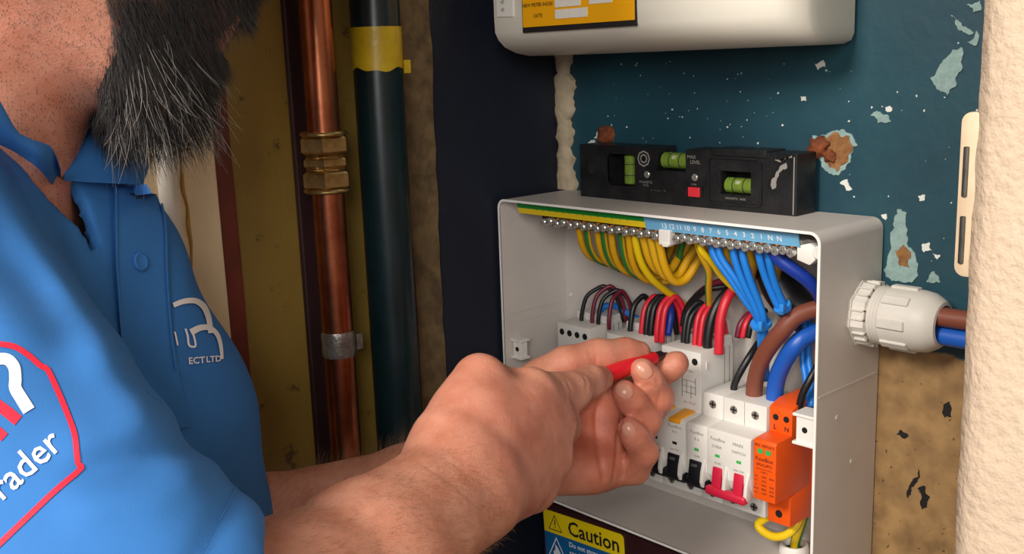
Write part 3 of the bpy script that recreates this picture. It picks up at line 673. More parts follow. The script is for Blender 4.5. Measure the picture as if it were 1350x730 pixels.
single('thread', lambda b: lathe(b, (X1+.0108, gy, gz), EX, [(k*.0011, .0182+(.0009 if k % 2 else 0)) for k in range(9)], 32), 'gland_grey', gl, .3)
single('dome_nut', lambda b: lathe(b, (X1+.0190, gy, gz), EX, [(0, .0178), (.0005, .0196), (.0200, .0196), (.0265, .0186), (.0315, .0160), (.0340, .0140), (.0345, .0120), (.0280, .0112), (.0150, .0105)], 40), 'gland_grey', gl, .5)
for k in range(8):
    a = 2*math.pi*k/8; r_ = x_*math.cos(a)+y_*math.sin(a); M = Matrix.Translation(Vector((X1+.0285, gy, gz))+r_*.0193) @ r_.to_track_quat('Z', 'X').to_matrix().to_4x4()
    Mx = M.to_3x3(); lx_ = max(range(2), key=lambda i: abs((Mx @ Vector((1 if i == 0 else 0, 1 if i == 1 else 0, 0))).x))
    hw = (.0088, .0030) if lx_ == 0 else (.0030, .0088)
    single('grip_rib', lambda b: box(b, -hw[0], hw[0], -hw[1], hw[1], -.001, .0016, .0005, 1, M), 'gland_grey', gl, None)

# ------------------------------------------------------------------ cables and wires, each a thing of its own
def wire(name, pts, r, m, label, group=None, n=10, cat='wire', stripe=None, per=6):
    return tag(single(name, lambda b: tube(b, pts, r, n, per, stripe), m, None, 3.2, [m, 'wire_green'] if stripe else None), label, cat, group)
yT = -.030
wire('meter_tail', [(.476, -.020, gz+.0048), (.42, gy-.002, gz+.0062), (X1+.02, gy-.004, gz+.0052), (X1-.004, gy-.006, gz+.0052), PY(1060, 412, -.036), PY(1030, 437, -.042), PY(1006, 470, -.040), PY(996, 500, -.036), PY(994, 528, -.034), PY(994, 545, -.034)], .0060, 'tail_brown', 'thick brown meter tail passing through the gland into the main switch', None, 14, 'cable')
wire('meter_tail', [(.476, -.024, gz-.0075), (.42, gy-.001, gz-.0066), (X1+.02, gy-.001, gz-.0066), (X1-.004, gy-.003, gz-.0070), PY(1066, 442, -.030), PY(1046, 458, -.035), PY(1030, 484, -.034), PY(1023, 505, -.033), PY(1021, 530, -.033), PY(1021, 550, -.033)], .0060, 'tail_blue', 'thick blue meter tail passing through the gland into the main switch', None, 14, 'cable')
# earth wires hanging in loops from the earth bar
GE = 'earth wires looping from the earth bar'; ORD = ('first', 'second', 'third', 'fourth', 'fifth', 'sixth', 'seventh')
st5 = (0, 1, 2)
for i, u in enumerate((764, 774, 788, 796, 806, 819, 829)):
    v0 = 303+(u-764)*.105; dp = 38+i*3.2
    wire('earth_wire', [PY(u, v0-12, -.060), PY(u, v0+2, -.060), PY(u+4, v0+dp*.55, -.055), PY(u+14, v0+dp*.92, -.045), PY(u+34, v0+dp*1.08, -.030), PY(u+62, v0+dp*1.0, -.018), PY(u+88-i*3, v0+dp*.55, -.010), PY(u+100-i*4, v0+8, -.010)], .00265, 'wire_yellow', f'{ORD[i]} shallow yellow and green earth loop counted from the brown bar end', GE, 10, stripe=st5 if i % 2 else (5,))
wire('earth_wire', [PY(838, 300, -.060), PY(838, 318, -.060), PY(845, 345, -.055), PY(858, 366, -.045), PY(876, 382, -.030), PY(893, 394, -.016), PY(905, 408, -.010)], .0029, 'wire_yellow_bright', 'bright yellow earth wire running straight down behind the breakers', None, 10)
for i, (u, d) in enumerate(((848, 48), (858, 55), (868, 60))):
    v0 = 312+(u-848)*.1
    wire('earth_wire', [PY(u, v0-10, -.060), PY(u+1, v0+4, -.060), PY(u+8, v0+d*.6, -.056), PY(u+20, v0+d*.93, -.048), PY(u+36, v0+d*.9, -.038), PY(u+48+i*2, v0+d*.5, -.028), PY(u+58+i*3, v0+12, -.022), PY(u+62+i*3, v0-2, -.020)], .0032, 'wire_yellow', f'thick yellow and green earth wire, {ORD[2-i]} deep loop counted from the white bar holder', 'deep earth loops', 10, stripe=(2, 3))
wire('earth_wire', [PY(900, 318, -.030), PY(893, 345, -.030), PY(884, 356, -.028), PY(876, 340, -.024), PY(874, 322, -.022)], .0026, 'wire_green', 'short green earth wire tucked behind the deep yellow loops', None)
wire('earth_wire', [PY(921, 318, -.060), PY(926, 332, -.058), PY(938, 345, -.050), PY(950, 362, -.040), PY(966, 378, -.030), PY(980, 388, -.022)], .0026, 'wire_yellow_bright', 'yellow earth wire slanting down behind the blue neutral wires', None, stripe=(2,))
wire('earth_wire', [PY(918, 318, -.060), PY(924, 335, -.056), PY(934, 356, -.046), PY(934, 378, -.036), PY(935, 402, -.024), PY(936, 420, -.016)], .0026, 'wire_yellow', 'yellow and green earth wire dropping straight down beside red wires', None, stripe=(2, 3, 4))
for u, a, b_ in ((957, 975, 370), (985, 992, 360), (1018, 1024, 362)):
    wire('earth_wire', [PY(u, 320, -.050), PY(u+3, 336, -.048), PY((u+a)/2+5, 350, -.040), PY(a, b_, -.026), PY(a-3, b_+18, -.015)], .0027, 'wire_yellow', {957: 'short yellow earth wire within the larger tied bunch of neutrals', 985: 'short yellow earth wire between the two tied neutral bunches', 1018: 'short yellow earth wire between neutral pair and navy wire'}[u], 'earth wires behind the neutrals', stripe=(4,))
# blue neutral wires
GN = 'blue neutral wires from the neutral bar'
for pts, lab in (([(937, 318), (942, 338), (962, 366), (984, 398), (996, 414), (1004, 440), (1008, 470)], 'left'), ([(946, 319), (951, 340), (970, 368), (988, 396), (1000, 412), (1008, 440), (1012, 470)], 'left'),
                 ([(966, 321), (969, 342), (980, 372), (994, 402), (1001, 422), (1003, 450), (1006, 500)], 'mid'), ([(977, 322), (981, 344), (990, 372), (1001, 400), (1007, 420), (1008, 450), (1010, 500)], 'mid')):
    nb_ = globals().get('nb_', -1)+1
    P = [PY(u, v, y) for (u, v), y in zip(pts, (-.060, -.059, -.054, -.047, -.042, -.034, -.022))]
    wire('neutral_wire', P, .0026, 'wire_blue', f'bright blue neutral wire, {ORD[nb_]} in the larger bunch counted from the bar holder', 'larger tied neutral bunch')
for nb_, pts in enumerate(([(1000, 324), (1002, 342), (1010, 368), (1022, 396), (1030, 408), (1042, 416), (1062, 424)], [(1011, 325), (1014, 344), (1020, 368), (1029, 392), (1036, 406), (1050, 414), (1068, 420)])):
    wire('neutral_wire', [PY(u, v, y) for (u, v), y in zip(pts, (-.060, -.059, -.053, -.046, -.042, -.034, -.024))], .0026, 'wire_blue', ('bright blue neutral wire of the small tied pair, on the larger bunch side', 'bright blue neutral wire of the small tied pair, on the navy wire side')[nb_], 'smaller tied neutral pair')
def tie(c, d, r, label): tag(single('cable_tie', lambda b: (lathe(b, Vector(c)-Vector(d)*.0012, d, [(0, r-.0006), (0, r), (.0024, r), (.0024, r-.0006)], 20), box(b, c[0]+r*.6, c[0]+r*.6+.003, c[1]-r-.003, c[1]-r+.001, c[2]-.002, c[2]+.0035, .0004)), 'tie_blue', None, .5), label, 'cable tie')
tie(PY(1003, 425, -.041), PY(1006, 450, -.034)-PY(1000, 410, -.044), .0072, 'blue cable tie round the larger bunch of neutral wires')
tie(PY(1031, 403, -.044), PY(1036, 411, -.040)-PY(1026, 396, -.047), .0060, 'blue cable tie round the pair of neutral wires')
wire('neutral_tail', [PY(1020, 330, -.062), PY(1028, 342, -.060), PY(1044, 354, -.056), PY(1062, 367, -.050), PY(1078, 384, -.042), PY(1086, 402, -.030)], .0046, 'wire_blue_dark', 'thick navy blue wire bending away from the neutral bar end', None, 12)
for k, (u, v) in enumerate(((1058, 468), (1066, 470))):
    wire('neutral_wire', [PY(1062+k*7, 424, -.020), PY(u, v, -.022), PY(u+4, v+30, -.026), PY(1066+k*4, 536, -.036)], .0022, 'wire_blue', f'thin blue wire down into the surge protector, {("nearer to", "farther from")[k]} the main switch', 'thin blue surge wires')
wire('supply_wire', [PY(1078, 482, -.034), PY(1068, 500, -.040), PY(1058, 520, -.043), PY(1052, 545, -.044)], .0026, 'wire_black', 'short dark brown wire entering the surge protector top', None)
# load wires arching out of the breakers
def arch(name, u0, v0, u1, v1, top, m, r, label, group, y0=-.036, y1=-.012):
    um = (u0+u1)/2
    wire(name, [PY(u0, v0+14, y0), PY(u0, v0, y0), PY(u0+(um-u0)*.22, v0+(top-v0)*.62, y0+(y1-y0)*.15), PY(u0+(um-u0)*.7, top+3, y0+(y1-y0)*.4), PY(um+(u1-um)*.15, top, y0+(y1-y0)*.6), PY(um+(u1-um)*.7, top+(v1-top)*.35, y0+(y1-y0)*.85), PY(u1, v1, y1)], r, m, label, group)
Gb = 'black wires of the first tall breaker'; Gr = 'red wires of the first tall breaker'
arch('load_wire', 767, 414, 822, 424, 378, 'wire_black', .0017, 'thin black wire of the four hole breaker, outermost of the four', Gb); arch('load_wire', 789, 418, 836, 420, 383, 'wire_black', .0017, 'thin black wire of the four hole breaker, between two dark red wires', Gb)
arch('load_wire', 781, 415, 826, 424, 378, 'wire_maroon', .0017, 'thin dark red wire of the four hole breaker, between two black wires', Gr); arch('load_wire', 803, 420, 834, 424, 384, 'wire_maroon', .0017, 'thin dark red wire of the four hole breaker, next to middle breaker', Gr)
wire('neutral_wire', [PY(790, 412, -.022), PY(798, 403, -.016), PY(814, 404, -.012), PY(830, 414, -.012), PY(845, 424, -.010)], .0026, 'wire_blue', 'short blue wire lying behind the four hole breaker', None)
Gb = 'black wires of the middle tall breaker'; Gr = 'red wires of the middle tall breaker'
for k, (u, m) in enumerate(((831, 'k'), (846, 'r'), (852, 'k'), (858, 'k'), (866, 'r'), (873, 'r'))):
    arch('load_wire', u, 432+(u-831)*.12, u+34, 440, 391+(u-831)*.03, 'wire_black' if m == 'k' else 'wire_red', .0022, f'{"black" if m == "k" else "red"} wire, {ORD[k]} of six arching from middle tall breaker towards the tested one', Gb if m == 'k' else Gr)
wire('neutral_wire', [PY(880, 442, -.028), PY(884, 415, -.024), PY(882, 398, -.018), PY(874, 392, -.012)], .0030, 'wire_blue_dark', 'dark blue wire behind the middle tall breaker', None)
GB3 = 'paired black wires of the tested breaker'; GR3 = 'paired red wires of the tested breaker'
for k, (u, tp) in enumerate(((901, 399), (906, 404))): arch('load_wire', u, 446, u+40, 440, tp, 'wire_black', .0020, ('outer', 'inner')[k]+' black wire of the pair arching out of the tested breaker', GB3)
for k, (u, tp) in enumerate(((916, 402), (923, 403))): arch('load_wire', u, 450, u+34, 440, tp, 'wire_red', .0020, ('red wire of the paired reds, beside the paired blacks', 'red wire of the paired reds, beside the thick black wire')[k], GR3)
wire('load_wire', [PY(933, 462, -.036), PY(933, 446, -.036), PY(938, 420, -.033), PY(948, 398, -.027), PY(962, 382, -.018), PY(975, 372, -.010)], .0036, 'wire_black', 'thick black wire leaving the tested breaker', None, 12)
wire('load_wire', [PY(948, 466, -.037), PY(948, 448, -.037), PY(950, 420, -.035), PY(958, 395, -.030), PY(972, 376, -.020), PY(985, 366, -.012)], .0036, 'wire_red', 'thick red wire leaving the tested breaker', None, 12)
wire('load_wire', [PY(900, 430, -.020), PY(904, 410, -.018), PY(914, 394, -.018), PY(932, 382, -.018), PY(955, 378, -.014), PY(980, 374, -.010)], .0023, 'wire_black', 'black wire sweeping over behind the paired wires', None)
wire('load_wire', [PY(905, 420, -.012), PY(915, 395, -.012), PY(935, 378, -.011), PY(962, 368, -.009), PY(1000, 362, -.008)], .0030, 'wire_maroon', 'maroon wire curving across the back of the enclosure', None)
for k, (m, c) in enumerate((('wire_maroon', 'maroon'), ('wire_red', 'red'), ('wire_black', 'black'))):
    wire('load_wire', [PY(972+k*7, 445, -.028), PY(976+k*7, 428, -.026), PY(986+k*6, 415, -.020), PY(1000+k*5, 409, -.012)], .0022, m, f'short {c} wire emerging behind the narrow breaker by the main switch', None)
wire('load_wire', [PY(968, 520, -.034), PY(968, 508, -.034), PY(975, 492, -.032), PY(988, 470, -.026), PY(1000, 452, -.016)], .0026, 'wire_black', 'black wire leaving the narrow breaker beside the main switch', None)
# dark sheathed supply entry behind the neutral wires
tag(single('cable_sheath', lambda b: tube(b, [PY(1020, 352, -.010), PY(1030, 380, -.012), PY(1048, 402, -.012), PY(1066, 418, -.012)], .0135, 14), 'wire_black'), 'dark cable sheath behind the blue neutral wires', 'cable')
wire('earth_wire', [(.2500, -.040, ZB+.040), PY(1000, 690, -.045), PY(1016, 706, -.046), PY(1036, 705, -.044), PY(1050, 692, -.040), PY(1056, 672, -.034)], .0030, 'wire_yellow_bright', 'yellow earth wire looping under the orange surge protector', None, 12, stripe=(8,))
wire('earth_wire', [(gx[0]+.001, gx[1], ZB+.0022), (gx[0]+.001, gx[1], ZB+.010), PY(1056, 692, gx[1]+.004), PY(1064, 665, gx[1]+.012)], .0034, 'wire_yellow_bright', 'yellow and green striped earth wire rising through the white grommet', None, 12, stripe=(0, 1, 2, 6, 7))

# ------------------------------------------------------------------ dark cupboard below with warning label
sb = tag(single('service_cabinet', lambda b: (box(b, .0262, .300, -.0600, -.001, ZB-.30, ZB-.0135, .0015),), 'maroon_wood', None, None), 'dark maroon wooden cabinet below the consumer unit', 'cabinet')
M = Matrix.Translation((.0285, -.0605, ZB-.0205)) @ Matrix.Rotation(math.radians(-3.2), 4, 'Y')
wl_ = thing('warning_sticker', 'yellow and blue caution sticker on dark cabinet below consumer unit', 'sticker', tuple(M.translation))
SW = .0905
single('yellow_panel', lambda b: prism(b, [(0, 0), (0, -.0195), (SW, -.0195), (SW, -.004)]+[(SW-.004+.004*math.sin(a), -.004+.004*math.cos(a)) for a in (1.2, .8, .4, 0)], 'y', -.0006, 0, M=M), 'label_yellow', wl_, None)
single('blue_panel', lambda b: prism(b, [(0, -.0195), (0, -.070), (SW, -.070), (SW, -.0195)], 'y', -.0006, 0, M=M), 'label_blue', wl_, None)
ex3 = M.to_3x3() @ Vector(EX); ez3 = M.to_3x3() @ Vector(EZ)
single('caution_text', lambda b: text(b, 'Caution', M @ Vector((.0575, -.0007, -.0104)), ex3, ez3, .0178, bold=.0003, lift=.0002), 'ink', wl_, None)
single('caution_text', lambda b: [text(b, s, M @ Vector((.0290, -.0007, -.0245-i*.0072)), ex3, ez3, .0062, 'LEFT', bold=.0001, lift=.0002) for i, s in enumerate(('Do not store', 'combustible', 'materials', 'near here'))], 'ink_white', wl_, None)
def tri(b, cx_, cz, R, r, y):
    def T(rr): return [M @ Vector((cx_+rr*math.sin(a), y, cz+rr*math.cos(a))) for a in (0, 2*math.pi/3, 4*math.pi/3)]
    A, B = T(R), T(r)
    for k in range(3): b.faces.new([b.verts.new(p) for p in (A[k], A[(k+1) % 3], B[(k+1) % 3], B[k])])
single('warning_triangle', lambda b: (tri(b, .0135, -.0118, .0095, .0080, -.0008), box(b, .0130, .0140, -.0009, -.0007, -.0118, -.0068, 0, 2, M), box(b, .0130, .0140, -.0009, -.0007, -.0140, -.0129, 0, 2, M)), 'ink', wl_, None)
def flame(b):
    tri(b, .0140, -.0345, .0125, .0103, -.0008)
    P = [(-.004, -.005), (-.0045, -.001), (-.002, .001), (-.0015, .006), (.0015, .003), (.004, -.001), (.0035, -.005)]
    prism(b, [(.0140+x, -.0350+z) for x, z in P], 'y', -.0009, -.0007, M=M)
single('flame_triangle', flame, 'ink_white', wl_, None)
single('white_panel', lambda b: prism(b, [(.001, -.0420), (.001, -.066), (.0262, -.066), (.0262, -.0420)], 'y', -.0008, -.0005, M=M), 'sticker_white', wl_, None)

# ------------------------------------------------------------------ the electrician: smooth-blended limbs meshed as one surface
class Prim:
    def __init__(s, a, b, ra, rb, k=.01, flat=None, sc=1.0):
        s.a = np.array(a, float); s.b = np.array(b, float); s.ra = ra; s.rb = rb; s.k = k
        s.ba = s.b-s.a; s.l2 = max(s.ba@s.ba, 1e-12); s.flat = None if flat is None else np.array(flat, float)/np.linalg.norm(flat); s.sc = sc
        s.m = (s.a+s.b)/2; s.R = math.sqrt(s.l2)/2+max(ra, rb)
    def d(s, P):
        q = P-s.a
        t = np.clip(q@s.ba/s.l2, 0, 1); q = q-t[:, None]*s.ba
        if s.flat is not None: q = q+(q@s.flat)[:, None]*s.flat*(1/s.sc-1)
        return np.sqrt((q*q).sum(1))-(s.ra+(s.rb-s.ra)*t)
def smin(a, b, k):
    h = np.maximum(k-np.abs(a-b), 0)/k; return np.minimum(a, b)-h*h*k*.25
def chain(pts, k=.008, ends=None):
    """pts = (point, radius) ... -> prims"""
    return [Prim(p[0], q[0], p[1], q[1], k) for p, q in zip(pts, pts[1:])]
def px(*L): return [(PZ(u, v, z), r) for u, v, z, r in L]
def group_d(P, prims, c=None, R=0):
    d = None
    for p in prims:
        if c is not None and np.linalg.norm(c-p.m)-p.R/(1 if p.flat is None else 1) > R+p.k+.012: continue
        x = p.d(P); d = x if d is None else smin(d, x, p.k)
    return d
def field(groups, carve=(), post=None):
    """groups = (blend with what came before, prims)"""
    def f(P, c=None, R=0):
        d = np.full(len(P), .5)
        for k, prims in groups:
            x = group_d(P, prims, c, R)
            if x is not None: d = smin(d, x, k) if k > 0 else np.minimum(d, x)
        for p in carve:
            if c is not None and np.linalg.norm(c-p.m)-p.R > R+.02: continue
            d = -smin(-d, p.d(P), p.k)
        return post(P, d) if post else d
    return f
def surface(f, lo, hi, h, n=12, margin=.02):
    lo = np.array(lo); hi = np.array(hi); B = h*n; nb = np.ceil((hi-lo)/B).astype(int)
    g = np.stack(np.meshgrid(*[np.arange(k) for k in nb], indexing='ij'), -1).reshape(-1, 3)
    cen = lo+(g+.5)*B; hd = B*math.sqrt(3)/2
    dc = np.concatenate([f(c) for c in np.array_split(cen, max(1, len(cen)//20000))])
    act = g[np.abs(dc) < hd*1.35+margin]
    o1 = np.stack(np.meshgrid(*[np.arange(n+1)]*3, indexing='ij'), -1).reshape(-1, 3)
    NN = nb*n+2; key = lambda c: (c[:, 0]*NN[1]+c[:, 1])*NN[2]+c[:, 2]
    KEY, POS, QUAD = [], [], []
    for bi in act:
        c = lo+(bi+.5)*B; base = bi*n; P = lo+(base+o1)*h
        D = f(P, c, hd).reshape(n+1, n+1, n+1); In = D < 0
        if In.all() or not In.any(): continue
        acc = np.zeros((n, n, n, 3)); cnt = np.zeros((n, n, n))
        offs = [(0, 0), (0, 1), (1, 0), (1, 1)]
        for ax in range(3):
            sl0 = [slice(None)]*3; sl1 = [slice(None)]*3; sl0[ax] = slice(0, n); sl1[ax] = slice(1, n+1)
            A = D[tuple(sl0)]; C = D[tuple(sl1)]; cr = (A < 0) != (C < 0)
            t = np.where(cr, A/np.where(cr, A-C, 1), 0); oth = [i for i in range(3) if i != ax]
            for p, q in offs:
                s = [slice(None)]*3; s[oth[0]] = slice(p, p+n); s[oth[1]] = slice(q, q+n); s = tuple(s)
                m = cr[s]; add = np.zeros((n, n, n, 3)); add[..., ax] = t[s]; add[..., oth[0]] = p; add[..., oth[1]] = q
                acc += add*m[..., None]; cnt += m
            ii = np.argwhere(cr)
            keep = (ii[:, oth[0]] < n) & (ii[:, oth[1]] < n); ii = ii[keep]
            if len(ii):
                gi = ii+base; sg = A[tuple(ii.T)] < 0; e0 = np.zeros(3, int); e1 = np.zeros(3, int); e0[oth[0]] = 1; e1[oth[1]] = 1
                q = np.stack([key(gi), key(gi-e0), key(gi-e0-e1), key(gi-e1)], 1)
                fl = sg if ax != 1 else ~sg; q[~fl] = q[~fl][:, ::-1]; QUAD.append(q)
        idx = np.argwhere(cnt > 0); KEY.append(key(idx+base)); POS.append(lo+(base+idx+acc[tuple(idx.T)]/cnt[tuple(idx.T)][:, None])*h)
    K = np.concatenate(KEY); Pp = np.concatenate(POS); Q = np.concatenate(QUAD); o = np.argsort(K); K = K[o]; Pp = Pp[o]
    F = np.searchsorted(K, Q); F = np.clip(F, 0, len(K)-1); ok = (K[F] == Q).all(1); return Pp, F[ok]
def relax(V, F, it=2, lam=.5):
    a = np.concatenate([F[:, i] for i in range(4)]+[F[:, (i+1) % 4] for i in range(4)]); b = np.concatenate([F[:, (i+1) % 4] for i in range(4)]+[F[:, i] for i in range(4)])
    n = np.bincount(a, minlength=len(V))[:, None].clip(1)
    for _ in range(it):
        S_ = np.stack([np.bincount(a, V[b, i], minlength=len(V)) for i in range(3)], 1); V = V+lam*(S_/n-V)
    return V
def npmesh(name, V, F, m, parent=None, tint=None):
    c = (V.min(0)+V.max(0))/2; me = bpy.data.meshes.new(name); V2 = V-c
    me.vertices.add(len(V)); me.vertices.foreach_set('co', V2.astype(np.float32).ravel())
    k = F.shape[1]; me.loops.add(F.size); me.loops.foreach_set('vertex_index', F.ravel().astype(np.int32))
    me.polygons.add(len(F)); me.polygons.foreach_set('loop_start', (np.arange(len(F))*k).astype(np.int32)); me.polygons.foreach_set('use_smooth', np.ones(len(F), bool))
    me.update(calc_edges=True); me.validate(); me.materials.append(MATS[m])
    if tint is not None:
        at = me.color_attributes.new('tint', 'FLOAT_COLOR', 'POINT'); at.data.foreach_set('color', np.c_[tint, np.ones(len(tint))].astype(np.float32).ravel())
    o = bpy.data.objects.new(name, me); COL.objects.link(o); o['_w'] = tuple(c); o.location = Vector(c)
    if parent: o.parent = parent; o.location = Vector(c)-wloc(parent)
    return o
def vnorm(V, F):
    n = np.cross(V[F[:, 2]]-V[F[:, 0]], V[F[:, 3]]-V[F[:, 1]]); N_ = np.zeros_like(V)
    for i in range(4): np.add.at(N_, F[:, i], n)
    return N_/np.linalg.norm(N_, axis=1)[:, None].clip(1e-12)

# --- head frame: facing the breakers, chin down
az = math.radians(20); vh = np.array([CF[0], CF[1]])/np.hypot(CF[0], CF[1]); rt = np.array([-vh[1], vh[0]])*-1
hd2 = rt*math.cos(az)+vh*math.sin(az); HF0 = np.array([hd2[0], hd2[1], 0]); UP = np.array([0, 0, 1.])
pit = math.radians(24); HF = HF0*math.cos(pit)-UP*math.sin(pit); HU = UP*math.cos(pit)+HF0*math.sin(pit); HL = np.cross(HU, HF)
LIPS = PZ(292, 36, .505); HO = LIPS-HF*.092+HU*.072
def hp(a, b, c): return HO+HF*a+HL*b+HU*c
def HLOC(P): q = P-HO; return q@HF, q@HL, q@HU
head = [Prim(hp(.03, 0, .04), hp(-.035, 0, .045), .075, .080, .02), Prim(hp(.04, 0, .0), hp(-.03, 0, .01), .066, .07, .03),
        Prim(hp(.035, 0, -.03), hp(.055, 0, -.07), .052, .042, .03), Prim(hp(.062, 0, -.095), hp(.068, 0, -.100), .026, .022, .02)]
for s in (1, -1):
    head += [Prim(hp(-.005, .052*s, -.055), hp(.058, .020*s, -.098), .021, .019, .022), Prim(hp(-.012, .058*s, -.0), hp(-.005, .052*s, -.055), .018, .021, .02),
             Prim(hp(.06, .034*s, -.018), hp(.03, .055*s, -.012), .018, .016, .02), Prim(hp(.078, .012*s, .022), hp(.066, .042*s, .02), .012, .012, .014)]
    head += [Prim(hp(-.012, .071*s, .015), hp(-.004, .069*s, -.022), .010, .006, .006, HL, .5), Prim(hp(-.022, .074*s, .022), hp(-.018, .073*s, -.008), .011, .008, .006, HL, .5)]
head += [Prim(hp(.088, 0, .012), hp(.112, 0, -.026), .009, .012, .010), Prim(hp(.100, .012, -.030), hp(.100, -.012, -.030), .009, .009, .008),
         Prim(hp(.085, .018, -.066), hp(.085, -.018, -.066), .011, .011, .008), Prim(hp(.091, .012, -.0635), hp(.091, -.012, -.0635), .0055, .0055, .004), Prim(hp(.090, .011, -.0745), hp(.090, -.011, -.0745), .0062, .0062, .004)]
NB = PZ(-75, 330, .50)
neck = [Prim(hp(-.022, 0, -.045), NB, .050, .056, .012), Prim(hp(-.006, 0, -.080), PZ(-22, 300, .505), .028, .036, .012)]
# --- torso (kept inside the shirt) and legs
SR = PZ(-190, 345, .43); SL = PZ(40, 420, .58); PEL = np.array([.10, -.66, .93])
torso = [Prim(NB+[0, 0, -.03], NB+[.0, .0, -.10], .055, .06, .02), Prim(SR, NB+[0, 0, -.06], .05, .055, .02), Prim(SL, NB+[0, 0, -.06], .05, .055, .02),
         Prim(PZ(-60, 420, .545), PZ(-40, 720, .545), .062, .078, .02), Prim(PZ(-40, 720, .545), PEL, .078, .10, .02), Prim(NB, PZ(20, 400, .545), .050, .058, .02)]
# --- right arm, nearest the lens
ER = PZ(255, 925, .385)
rarm = chain([(SR, .055), (ER, .046)], .01)+chain(px((255, 925, .385, .046), (372, 832, .425, .0435), (480, 742, .468, .0350)), .012)
rarm += [Prim(PZ(480, 732, .468), PZ(598, 624, .535), .0310, .0225, .012), Prim(PZ(496, 744, .468), PZ(622, 652, .535), .0310, .0235, .012)]
rhand = [Prim(PZ(600, 612, .536), PZ(698, 524, .595), .0230, .0165, .010), Prim(PZ(606, 630, .536), PZ(722, 556, .602), .0235, .0160, .010),
         Prim(PZ(618, 643, .537), PZ(718, 602, .600), .0220, .0155, .010), Prim(PZ(630, 652, .540), PZ(698, 642, .590), .0215, .0150, .010),
         Prim(PZ(594, 580, .545), PZ(632, 502, .572), .0205, .0150, .012), Prim(PZ(630, 560, .562), PZ(690, 545, .590), .022, .018, .012)]
rthumb = chain(px((634, 501, .572, .0135), (672, 512, .610, .0115), (700, 530, .640, .0095)), .005)
rindex = chain(px((700, 523, .598, .0155), (752, 516, .632, .0118), (778, 503, .655, .0102), (792, 499, .668, .0085)), .004)
rmid = chain(px((724, 556, .604, .0150), (742, 560, .640, .0115), (716, 556, .665, .0095)), .004)
rring = chain(px((720, 602, .602, .0145), (730, 604, .634, .0108), (706, 596, .656, .009)), .004)
rlit = chain(px((702, 640, .592, .0135), (706, 636, .620, .0098), (688, 622, .640, .0085)), .004)
# --- left arm, behind; its palm faces the lens
larm = chain([(SL, .052), (PZ(190, 790, .555), .045)], .01)+chain(px((190, 790, .555, .045), (346, 714, .600, .0365), (545, 648, .655, .0290), (642, 602, .690, .0255)), .010)
lpalm = [Prim(PZ(650, 590, .692), PZ(800, 520, .728), .0205, .0130, .012), Prim(PZ(650, 597, .692), PZ(808, 555, .730), .0205, .0130, .012), Prim(PZ(655, 605, .692), PZ(806, 592, .726), .0200, .0130, .012),
         Prim(PZ(660, 612, .692), PZ(796, 620, .716), .0190, .0140, .012), Prim(PZ(665, 585, .690), PZ(722, 505, .690), .0200, .0160, .012), Prim(PZ(690, 615, .696), PZ(780, 618, .702), .0165, .0150, .012),
         Prim(PZ(800, 545, .716), PZ(798, 600, .710), .0105, .0115, .010)]
lthumb = chain(px((712, 506, .690, .0165), (746, 482, .692, .0128), (790, 471, .702, .0122), (826, 466, .711, .0105), (842, 464, .715, .0085)), .004)
lindex = chain(px((800, 522, .732, .0125), (842, 514, .738, .0105), (866, 495, .730, .0098), (884, 484, .724, .0094), (892, 479, .722, .0086)), .003)
lmid = chain(px((808, 552, .732, .0125), (852, 550, .728, .0112), (868, 524, .708, .0108), (856, 500, .698, .0096), (847, 488, .694, .0084)), .003)
lring = chain(px((806, 588, .728, .0120), (840, 580, .720, .0108), (852, 552, .702, .0106), (834, 529, .692, .0096), (823, 517, .688, .0082)), .003)
llit = chain(px((796, 620, .718, .0125), (836, 618, .710, .0105), (849, 596, .697, .0098), (836, 574, .688, .0088), (829, 564, .685, .0076)), .003)
CARVE = []
GR = [(0, head), (.03, neck), (.02, torso), (.02, rarm), (.012, rhand), (.004, rthumb), (.006, rindex), (.005, rmid), (.005, rring), (.005, rlit),
      (.0, larm+lpalm), (.006, lthumb), (.003, lindex), (.002, lmid), (.002, lring), (.002, llit)]
# the left arm is its own chain until the shoulder; plain union keeps hands apart
fr2 = RNG.normal(0, 1, (9, 3))*np.array([160]); ph2 = RNG.uniform(0, 6.28, 9)
def skinpost(P, d):
    w = sum(np.sin(P@fr2[i]+ph2[i]) for i in range(9))/9
    return d+.0006*w
BODY = field(GR, CARVE, skinpost)
V, F = surface(BODY, (-.20, -.90, -.02), (.46, -.02, 1.80), .0018)
V = relax(V, F, 2, .4); NV = vnorm(V, F)
bodyT = BVHTree.FromPolygons([Vector(p) for p in V], F.tolist())
def crease(pts, depth, w):
    # skin folds: press the surface in along a line
    Q = []
    for q in spline([np.array([u, v, 0.]) for u, v in pts], 8):
        r = bodyT.ray_cast(Vector(CAM), Vector(ray(q[0], q[1])).normalized())
        if r[0] is not None: Q.append(np.array(r[0]))
    for q in Q:
        m = np.linalg.norm(V-q, axis=1); near = m < 3*w; DS[near] = np.maximum(DS[near], depth*np.exp(-(m[near]/w)**2))
DS = np.zeros(len(V)); sg2 = np.sign((BODY(V[::50]+NV[::50]*.003)-BODY(V[::50])).mean()); NV *= sg2
crease([(802, 506), (790, 530), (786, 552), (789, 590), (796, 632)], .0020, .0018); crease([(819, 552), (815, 575), (814, 600), (809, 632)], .0018, .0016)
crease([(757, 555), (770, 540), (790, 530)], .0010, .0016); crease([(836, 600), (826, 612), (822, 628)], .0014, .0014)
